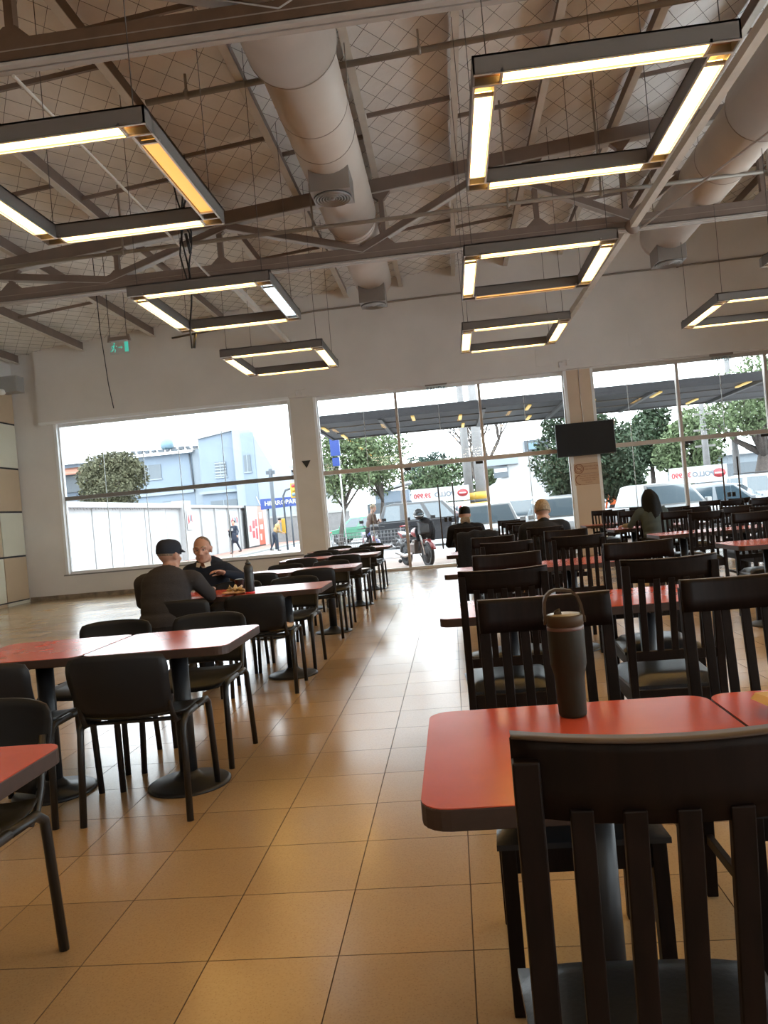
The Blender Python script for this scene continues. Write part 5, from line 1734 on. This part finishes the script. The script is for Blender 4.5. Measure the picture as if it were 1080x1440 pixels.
# ------------------------------------------------------------------ people
def cap_prim(p0, r0, p1, r1, mi): return ('c', Vector(p0), r0, Vector(p1), r1, mi)
def ell_prim(c, r, mi, rot=None): return ('e', Vector(c), Vector(r), rot or Matrix.Identity(3), mi)
def fuse(name, prims, mats, voxel=.009, smooth=3):
    """one continuous skin: overlapping volumes fused by voxel remesh, coloured by nearest volume"""
    mb = MB()
    for p in prims:
        if p[0] == 'e':
            mb.sphere(p[1], tuple(p[2]), 20, 0, p[3])
        else:
            _, a, ra, b, rb, mi = p
            n = 14
            L = (b - a).length
            d = (b - a).normalized() if L > 1e-6 else Vector((0, 0, 1))
            q = Vector((0, 0, 1)).rotation_difference(d).to_matrix()
            prof = [(ra * sin(pi / 2 * k / 4), -ra * cos(pi / 2 * k / 4)) for k in range(5)] + [(rb * cos(pi / 2 * k / 4), L + rb * sin(pi / 2 * k / 4)) for k in range(5)]
            m2 = MB().lathe([(max(r, 1e-4), h) for r, h in prof], n)
            mb.add([a + q @ Vector(v) for v in m2.v], m2.f, 0)
    me = mb.data(name + '_src', 'skin')
    o = bpy.data.objects.new('tmp', me); COL.objects.link(o)
    md = o.modifiers.new('r', 'REMESH'); md.mode = 'VOXEL'; md.voxel_size = voxel; md.use_smooth_shade = True
    if smooth:
        sm = o.modifiers.new('s', 'SMOOTH'); sm.iterations = smooth; sm.factor = .5
    dg = bpy.context.evaluated_depsgraph_get()
    out = bpy.data.meshes.new_from_object(o.evaluated_get(dg))
    bpy.data.objects.remove(o)
    out.name = name
    out.materials.clear()
    for m_ in mats: out.materials.append(M[m_])
    n = len(out.polygons)
    cen = np.empty(n * 3); out.polygons.foreach_get('center', cen); cen = cen.reshape(-1, 3)
    best = np.full(n, 1e9); idx = np.zeros(n, int)
    for p in prims:
        if p[0] == 'e':
            R3 = np.array(p[3]); q = (cen - np.array(p[1])) @ R3
            k = np.linalg.norm(q / np.array(p[2]), axis=1); d = (k - 1) * min(p[2]); mi = p[4]
        else:
            a, b = np.array(p[1]), np.array(p[3]); ab = b - a
            tt = np.clip(((cen - a) @ ab) / max(1e-9, ab @ ab), 0, 1)
            d = np.linalg.norm(cen - (a + tt[:, None] * ab), axis=1) - (p[2] + (p[4] - p[2]) * tt); mi = p[5]
        u = d < best; best[u] = d[u]; idx[u] = mi
    out.polygons.foreach_set('material_index', idx.astype(np.int32))
    out.polygons.foreach_set('use_smooth', np.ones(n, bool))
    out.update()
    return out

SK, TOP, BOT, SHOE, HAIR, EXTRA = 0, 1, 2, 3, 4, 5
def head_prims(c, Rh, s=1.0):
    """c: head centre, Rh: rotation of a head looking along +Y"""
    def w(p): return Vector(c) + Rh @ (Vector(p) * s)
    P = []
    P.append(ell_prim(w((0, -.012, .03)), (.077 * s, .094 * s, .090 * s), SK, Rh))
    P.append(ell_prim(w((0, .018, -.035)), (.060 * s, .070 * s, .078 * s), SK, Rh))
    P.append(ell_prim(w((0, .062, -.095)), (.027 * s, .022 * s, .020 * s), SK, Rh))       # chin
    P.append(cap_prim(w((-.048, .0, -.075)), .026 * s, w((-.016, .055, -.095)), .02 * s, SK))   # jaw
    P.append(cap_prim(w((.048, .0, -.075)), .026 * s, w((.016, .055, -.095)), .02 * s, SK))
    P.append(cap_prim(w((0, .083, .018)), .010 * s, w((0, .104, -.022)), .0145 * s, SK))      # nose
    P.append(ell_prim(w((-.013, .092, -.026)), (.010 * s,) * 3, SK, Rh)); P.append(ell_prim(w((.013, .092, -.026)), (.010 * s,) * 3, SK, Rh))
    P.append(cap_prim(w((-.045, .066, .032)), .012 * s, w((-.012, .082, .030)), .011 * s, SK))   # brows
    P.append(cap_prim(w((.045, .066, .032)), .012 * s, w((.012, .082, .030)), .011 * s, SK))
    P.append(ell_prim(w((-.045, .055, -.022)), (.020 * s, .018 * s, .018 * s), SK, Rh)); P.append(ell_prim(w((.045, .055, -.022)), (.020 * s, .018 * s, .018 * s), SK, Rh))
    P.append(cap_prim(w((-.022, .078, -.056)), .007 * s, w((.022, .078, -.056)), .007 * s, SK))  # upper lip
    P.append(cap_prim(w((-.017, .076, -.068)), .008 * s, w((.017, .076, -.068)), .008 * s, SK))
    for sx in (-1, 1):
        P.append(ell_prim(w((sx * .080, -.008, -.005)), (.010 * s, .020 * s, .032 * s), SK, Rh))
        P.append(ell_prim(w((sx * .084, -.014, .010)), (.010 * s, .016 * s, .018 * s), SK, Rh))
    return P, w
def hand_prims(wr, d, up, side, curl=.5, s=1.0):
    """wr wrist, d direction of the fingers, up back of the hand, side +1 right/-1 left"""
    d = Vector(d).normalized(); up = Vector(up); x = d.cross(up).normalized(); up = x.cross(d).normalized()
    wr = Vector(wr); P = []
    P.append(ell_prim(wr + d * .045 * s, (.042 * s, .052 * s, .017 * s), SK, Matrix((x, d, up)).transposed()))
    for k, L in enumerate((.068, .076, .072, .056)):
        off = (-.030 + .020 * k) * (-side)
        base = wr + d * (.088 - .004 * abs(k - 1)) * s + x * off * s
        a = base
        ang = curl * .5
        for j, f in enumerate((.45, .32, .23)):
            dd = (d * cos(ang) - up * sin(ang))
            b = a + dd * L * f * s
            P.append(cap_prim(a, (.0088 - .0008 * j) * s, b, (.0082 - .0008 * j) * s, SK))
            a = b; ang += curl * .8
    tb = wr + d * .025 * s + x * (.034 * side) * s * (1) - up * .006
    m1 = tb + (d * .7 + x * side * .75 - up * .3).normalized() * .036 * s
    m2 = m1 + (d * .95 + x * side * .2 - up * .35).normalized() * .032 * s
    P.append(cap_prim(tb, .0135 * s, m1, .0105 * s, SK)); P.append(cap_prim(m1, .0105 * s, m2, .0085 * s, SK))
    return P

def seated(name, label, x, y, rz, mats, lean=.10, head_turn=0.0, head_tilt=0.0, larm=None, rarm=None, sleeve_l=TOP, voxel=.010, hscale=1.0, bulk=1.0, zoff=0.0, sh_w=.185, lcurl=.6, rcurl=.6, lup=(0, 0, 1), rup=(0, 0, 1), short=False):
    t = thing(name, label, 'person', (x, y, 0), rz)
    P = []
    b = bulk
    P.append(ell_prim((0, -.005, .555), (.175 * b, .125 * b, .10), BOT))
    P.append(ell_prim((0, -.005, .625), (.178 * b, .132 * b, .10), TOP))
    P.append(ell_prim((0, lean * .35, .77), (.176 * b, .128 * b, .20), TOP))
    P.append(ell_prim((0, -.01 + lean * .2, .70), (.168 * b, .130 * b, .15), TOP))
    P.append(ell_prim((0, .0 + lean * .55, .86), (.178 * b, .125 * b, .17), TOP))
    shz = .955 + zoff
    P.append(cap_prim((-sh_w + .03, lean * .9, shz - .005), .068 * b, (sh_w - .03, lean * .9, shz - .005), .068 * b, TOP))
    P.append(cap_prim((-.09, lean * .85, shz + .035), .045, (.09, lean * .85, shz + .035), .045, TOP))
    P.append(cap_prim((0, lean * .9, shz + .02), .062, (0, lean * 1.05 + .01, shz + .10), .054, SK))
    P.append(cap_prim((0, lean * .9, shz + .03), .068, (0, lean * .95, shz + .058), .062, EXTRA))
    hc = Vector((0, lean * 1.2 + .025, shz + .185))
    Rh = Matrix.Rotation(head_turn, 3, 'Z') @ Matrix.Rotation(head_tilt, 3, 'X')
    hp_, w = head_prims(hc, Rh, hscale)
    P += hp_
    for s in (-1, 1):
        P.append(cap_prim((s * .095, .0, .545), .088 * b, (s * .125, .40, .52), .064, BOT))
        P.append(cap_prim((s * .125, .40, .51), .062, (s * .125, .37, .10), .042, BOT))
        P.append(cap_prim((s * .125, .345, .045), .036, (s * .135, .50, .034), .034, SHOE))
        P.append(cap_prim((s * .125, .36, .10), .040, (s * .125, .355, .05), .036, SHOE))
        sh_ = Vector((s * sh_w, lean * .9, shz - .01))
        el, wr = (larm if s < 0 else rarm)
        el, wr = Vector(el), Vector(wr)
        P.append(cap_prim(sh_, .060 * b, el, .047, TOP))
        P.append(cap_prim(el, .047, el + (wr - el) * .93, .033, EXTRA if short else TOP))
        P.append(cap_prim(el + (wr - el) * .9, .027, wr, .025, SK))
        P += hand_prims(wr, (wr - el), lup if s < 0 else rup, -s, lcurl if s < 0 else rcurl)
    me = fuse('body', P, mats, voxel)
    link('body', me, t)
    return t, w, Rh
def eyes(t, w, Rh, s=1.0):
    for sx in (-1, 1):
        e = MB().sphere((0, 0, 0), .0100 * s, 12).build('eye', 'eye_white', t, loc=w((sx * .029, .0705, .011)))
        MB().sphere((0, .0070 * s, 0), .0052 * s, 10).build('iris', 'eye_dark', e)
        e.rotation_euler = Rh.to_euler()
def hair_cap(name, w, Rh, t, m_, keep, grow=1.06, s=1.0, n=36):
    """shell over the skull; keep(dir) says where there is hair (dir in head space)"""
    mb = MB()
    vs, idx, fs = [], {}, []
    c = (0, -.012, .03)
    m = n // 2
    dirs = {}
    for i in range(m + 1):
        th = pi * i / m
        for k in range(n):
            a = 2 * pi * k / n
            d = Vector((sin(th) * cos(a), sin(th) * sin(a), cos(th)))
            dirs[i, k] = d
    def vid(i, k, layer):
        k %= n
        key = (i, k, layer)
        if key not in idx:
            d = dirs[i, k]
            g = (grow + .012 * sin(k * 5.1 + i * 3.3)) if layer else .93
            idx[key] = len(vs)
            vs.append(w((c[0] + d.x * .077 * g, c[1] + d.y * .094 * g, c[2] + d.z * .090 * g)))
        return idx[key]
    on = {(i, k): keep(dirs[i, k] + (dirs[min(i + 1, m), (k + 1) % n] - dirs[i, k]) * .5) for i in range(m) for k in range(n)}
    for i in range(m):
        for k in range(n):
            if not on[i, k]: continue
            fs.append((vid(i, k, 1), vid(i + 1, k, 1), vid(i + 1, k + 1, 1), vid(i, k + 1, 1)))
            fs.append((vid(i, k + 1, 0), vid(i + 1, k + 1, 0), vid(i + 1, k, 0), vid(i, k, 0)))
            for (di, dk, e0, e1) in ((-1, 0, (i, k), (i, k + 1)), (1, 0, (i + 1, k + 1), (i + 1, k)), (0, -1, (i + 1, k), (i, k)), (0, 1, (i, k + 1), (i + 1, k + 1))):
                ni, nk = i + di, (k + dk) % n
                if ni < 0 or ni >= m or not on[ni, nk]:
                    fs.append((vid(*e0, 1), vid(*e1, 1), vid(*e1, 0), vid(*e0, 0)))
    mb.add(vs, fs, 0, True)
    return mb.build(name, m_, t)
def cap_hat(w, Rh, t, m_, brim_dir=1):
    rows = []
    mb = MB()
    n = 28
    prof = [(1.10, -.008), (1.13, .02), (1.10, .055), (.93, .086), (.6, .104), (.0, .111)]
    vs, fs = [], []
    for r, h in prof:
        for k in range(n):
            a = 2 * pi * k / n
            vs.append(w((.077 * r * cos(a), -.010 + .094 * r * sin(a) , .022 + h)))
    for i in range(len(prof) - 1):
        for k in range(n): fs.append((i * n + k, i * n + (k + 1) % n, (i + 1) * n + (k + 1) % n, (i + 1) * n + k))
    mb.add(vs, fs, 0, True)
    c = mb.build('cap', m_, t)
    br = [[], []]
    for k in range(11):
        a = pi * (.12 + .76 * k / 10)
        for q, (r, dz) in enumerate(((1.10, .03), (1.62, .012))):
            br[q].append(w((.077 * (1.1 if q == 0 else 1.05) * cos(a), -.010 + .094 * r * (sin(a) if q == 0 else sin(a) * 1.0), .022 + dz - (.01 * abs(cos(a)) if q else 0))))
    MB().thick(br, .004).build('cap_peak', m_, c)
    return c

# the two men at the second left table
mats_ = ['skin', 'sweater_grey', 'trousers', 'shoe', 'hair_grey', 'sweater_grey']
t, w, Rh = seated('person', 'person in a dark flat cap and grey sweater, seen from behind at the left table', -2.21, 5.66, radians(-4), mats_, lean=.13, head_turn=radians(-24), head_tilt=radians(-6),
    larm=((-.27, .20, .74), (-.12, .42, .775)), rarm=((.285, .22, .76), (.20, .45, .785)), bulk=1.12, sh_w=.215, zoff=-.048)
cap_hat(w, Rh, t, 'cap_dark')
hair_cap('hair', w, Rh, t, 'hair_grey', lambda d: d.y < -.1 and -.42 < d.z < .15, 1.03)
mat('hair_thin', (.17, .13, .105), .8, spec=.12, noise=.3, nscale=60)
mats_ = ['skin', 'sweater_navy', 'trousers', 'shoe', 'hair_grey', 'shirt_collar']
t, w, Rh = seated('person', 'older person with receding hair in a navy sweater, facing the camera at the left table', -2.31, 7.22, radians(176), mats_, lean=.15, head_turn=radians(8), head_tilt=radians(-8),
    larm=((-.33, .12, .80), (-.225, .30, .865)), rarm=((.27, .20, .76), (.05, .36, .79)), voxel=.0075, zoff=-.05, lup=(0, -.5, 1), lcurl=.5)
eyes(t, w, Rh)
hair_cap('hair', w, Rh, t, 'hair_thin', lambda d: (d.y < .22 and d.z > -.3 and abs(d.x) > .55) or (d.y < -.3 and d.z > -.45) or (d.z > .62 and d.y < .38), 1.03)
mat('lip', (.20, .075, .06), .5)
MB().tube([w((-.020, .0795, -.0635)), w((-.008, .0850, -.0615)), w((.008, .0850, -.0615)), w((.020, .0795, -.0635))], [.0015, .003, .003, .0015], 8).build('mouth_line', 'lip', t)
for s in (-1, 1):
    e = MB().tube([w((s * .050, .076, .036)), w((s * .030, .090, .043)), w((s * .014, .092, .038))], [.003, .005, .004], 6).build('eyebrow', 'hair_grey', t)
    MB().add([w((s * .012, .064, -.118)), w((s * .062, .02, -.112)), w((s * .070, .035, -.150)), w((s * .028, .085, -.150))], [(0, 1, 2, 3)]).build('collar', 'shirt_collar', t)

# sitters in the aisle column seen from behind
mats_ = ['skin_pale', 'jacket_black', 'trousers', 'shoe', 'hair_dark', 'jacket_black']
t, w, Rh = seated('person', 'person in a black cap and black jacket, back turned, at the fifth table row', .185, 11.20, 0, mats_, lean=.09, head_tilt=radians(-4),
    larm=((-.27, .18, .74), (-.12, .40, .775)), rarm=((.27, .18, .74), (.12, .40, .775)), voxel=.012, bulk=1.08, sh_w=.205, zoff=.01)
hair_cap('hair', w, Rh, t, 'hair_dark', lambda d: d.z > -.25 and (d.z > .1 or d.y < .2), 1.07)
cap_hat(w, Rh, t, 'hair_dark')
mb = MB()
for k in range(9):
    u = -1 + 2 * k / 8
    mb.tube([w((u * .05, -.085, -.03)), w((u * .058, -.085, -.09)), w((u * .055, -.07, -.15))], [.012, .012, .006], 6)
tag(mb.build('nape_hair', 'hair_grey', t), kind='stuff')
mats_ = ['skin_pale', 'jacket_charcoal', 'trousers', 'shoe', 'hair_grey', 'jacket_charcoal']
t, w, Rh = seated('person', 'grey-haired person in a dark jacket, back turned, at the fourth table row', 1.02, 8.74, 0, mats_, lean=.11, head_turn=radians(6), head_tilt=radians(-14),
    larm=((-.275, .18, .72), (-.14, .40, .775)), rarm=((.275, .17, .72), (.15, .40, .775)), voxel=.011, bulk=1.24, sh_w=.215, zoff=.005, hscale=1.04)
hair_cap('hair', w, Rh, t, 'hair_grey', lambda d: d.z > -.52 and (d.y < .25 or d.z > .55), 1.09)
mats_ = ['skin_pale', 'teal_shirt', 'trousers', 'shoe', 'hair_dark', 'olive_sleeve']
t, w, Rh = seated('person', 'person with long black hair and tan sleeves leaning on a table by the right windows', 2.88, 11.42, radians(4), mats_, lean=.12, head_turn=radians(8), head_tilt=radians(-12),
    larm=((-.30, .16, .78), (-.34, .36, .775)), rarm=((.26, .20, .76), (.10, .40, .775)), voxel=.012, sh_w=.18, zoff=.01, short=True)
hair_cap('hair', w, Rh, t, 'hair_dark', lambda d: (d.z > -.3 and (d.y < .45 or d.z > .6)), 1.13)
rows = []
for j in range(10):
    v = j / 9
    r = []
    for k in range(13):
        a = pi * 1.02 + (pi * .96) * k / 12
        rr = .102 * sin(min(1, v * 2.6 + .22) * pi / 2) + .040 * v - .05 * max(0, v - .8) + .005 * sin(k * 2.2 + v * 3)
        r.append(w((cos(a) * rr * (1 + .1 * v), -.015 + sin(a) * rr * 1.05, .118 - .47 * v - .03 * max(0, v - .6) * sin(k * 1.7))))
    rows.append(r)
MB().thick(rows, .016).build('long_hair', 'hair_dark', t)

# ---- people outside
def standing(name, label, x, y, rz, mats, z0=GZ, stride=.0, larm=((-.26, .02, 1.12), (-.27, .10, .86)), rarm=((.26, .02, 1.12), (.27, .10, .86)), lean=0.0, hair=True, voxel=.02, coat=False, crouch=0.0):
    t = thing(name, label, 'person', (x, y, z0), rz)
    P = []
    hz = .90
    P.append(ell_prim((0, 0, hz + .03), (.165, .115, .13), TOP if coat else BOT))
    P.append(ell_prim((0, lean * .3, 1.12), (.155, .11, .18), TOP))
    P.append(ell_prim((0, lean * .6, 1.30), (.175, .115, .16), TOP))
    P.append(cap_prim((-.15, lean * .8, 1.40), .06, (.15, lean * .8, 1.40), .06, TOP))
    P.append(cap_prim((0, lean * .9, 1.42), .055, (0, lean, 1.52), .05, SK))
    if coat: P.append(cap_prim((0, -.01, .95), .17, (0, -.01, .72), .19, TOP))
    Rh = Matrix.Rotation(-lean * 1.5, 3, 'X')
    hp_, w = head_prims((0, lean * 1.15 + .02, 1.61), Rh)
    P += hp_
    for s in (-1, 1):
        st = stride * s
        k_ = (s * .10, .04 + st * .6, .50); a_ = (s * .10, st - (.10 if st < 0 else 0), .09 + (.05 if st < 0 else 0))
        P.append(cap_prim((s * .09, 0, hz), .088, k_, .060, BOT)); P.append(cap_prim(k_, .058, a_, .040, BOT))
        P.append(cap_prim((a_[0], a_[1] - .02, a_[2] - .05), .036, (a_[0], a_[1] + .14, a_[2] - .056), .034, SHOE))
        el, wr = (larm if s < 0 else rarm); el, wr = Vector(el), Vector(wr)
        P.append(cap_prim((s * .19, lean * .8, 1.39), .055, el, .045, TOP)); P.append(cap_prim(el, .045, el + (wr - el) * .95, .032, TOP))
        P += hand_prims(wr, wr - el, (s, 0, 0), -s, .5)
    me = fuse('body', P, mats, voxel, 1)
    link('body', me, t)
    if hair: hair_cap('hair', w, Rh, t, mats[4], lambda d: d.z > -.3 and (d.y < .3 or d.z > .6), 1.07)
    return t, w
t, w = standing('person', 'pedestrian in a dark jacket walking along the white street wall', -11.45, 40, radians(150), ['skin', 'trousers_blue', 'trousers_blue', 'shoe', 'hair_dark', 'jacket_black'], GZ + .1, .16,
    ((-.30, .02, 1.14), (-.36, .14, .94)), ((.28, .08, 1.12), (.16, .26, 1.22)), coat=True)
MB().cbox((.02, .125, 1.26), (.13, .01, .14)).build('shirt_print', 'sign_white', t)
bag = MB().sphere((.27, .0, 1.0), (.10, .14, .20), 12).build('shoulder_bag', 'jacket_black', t)
t, w = standing('person', 'person in a brown jacket standing over the blue motorcycle', -2.52, 23.25, radians(-60), ['skin', 'brown_jacket', 'trousers', 'shoe', 'hair_grey', 'brown_jacket'], GZ + .03, .0,
    ((-.22, .16, 1.12), (-.08, .34, 1.20)), ((.22, .16, 1.12), (.08, .34, 1.18)), lean=.16, voxel=.017)
t, w = standing('person', 'person in a bright orange shirt among the parked cars', 6.15, 30.2, radians(20), ['skin', 'orange_shirt', 'trousers', 'shoe', 'hair_dark', 'orange_shirt'], GZ - .35 + .35, .05, voxel=.018)
t, w = standing('person', 'person in yellow top stooping at the street corner by the traffic light', -9.45, 40.5, radians(-60), ['skin', 'yellow_shirt', 'trousers_blue', 'shoe', 'hair_dark', 'yellow_shirt'], GZ, .12,
    ((-.22, .25, 1.05), (-.15, .45, .95)), ((.22, .25, 1.05), (.15, .45, .95)), lean=.30, voxel=.02)
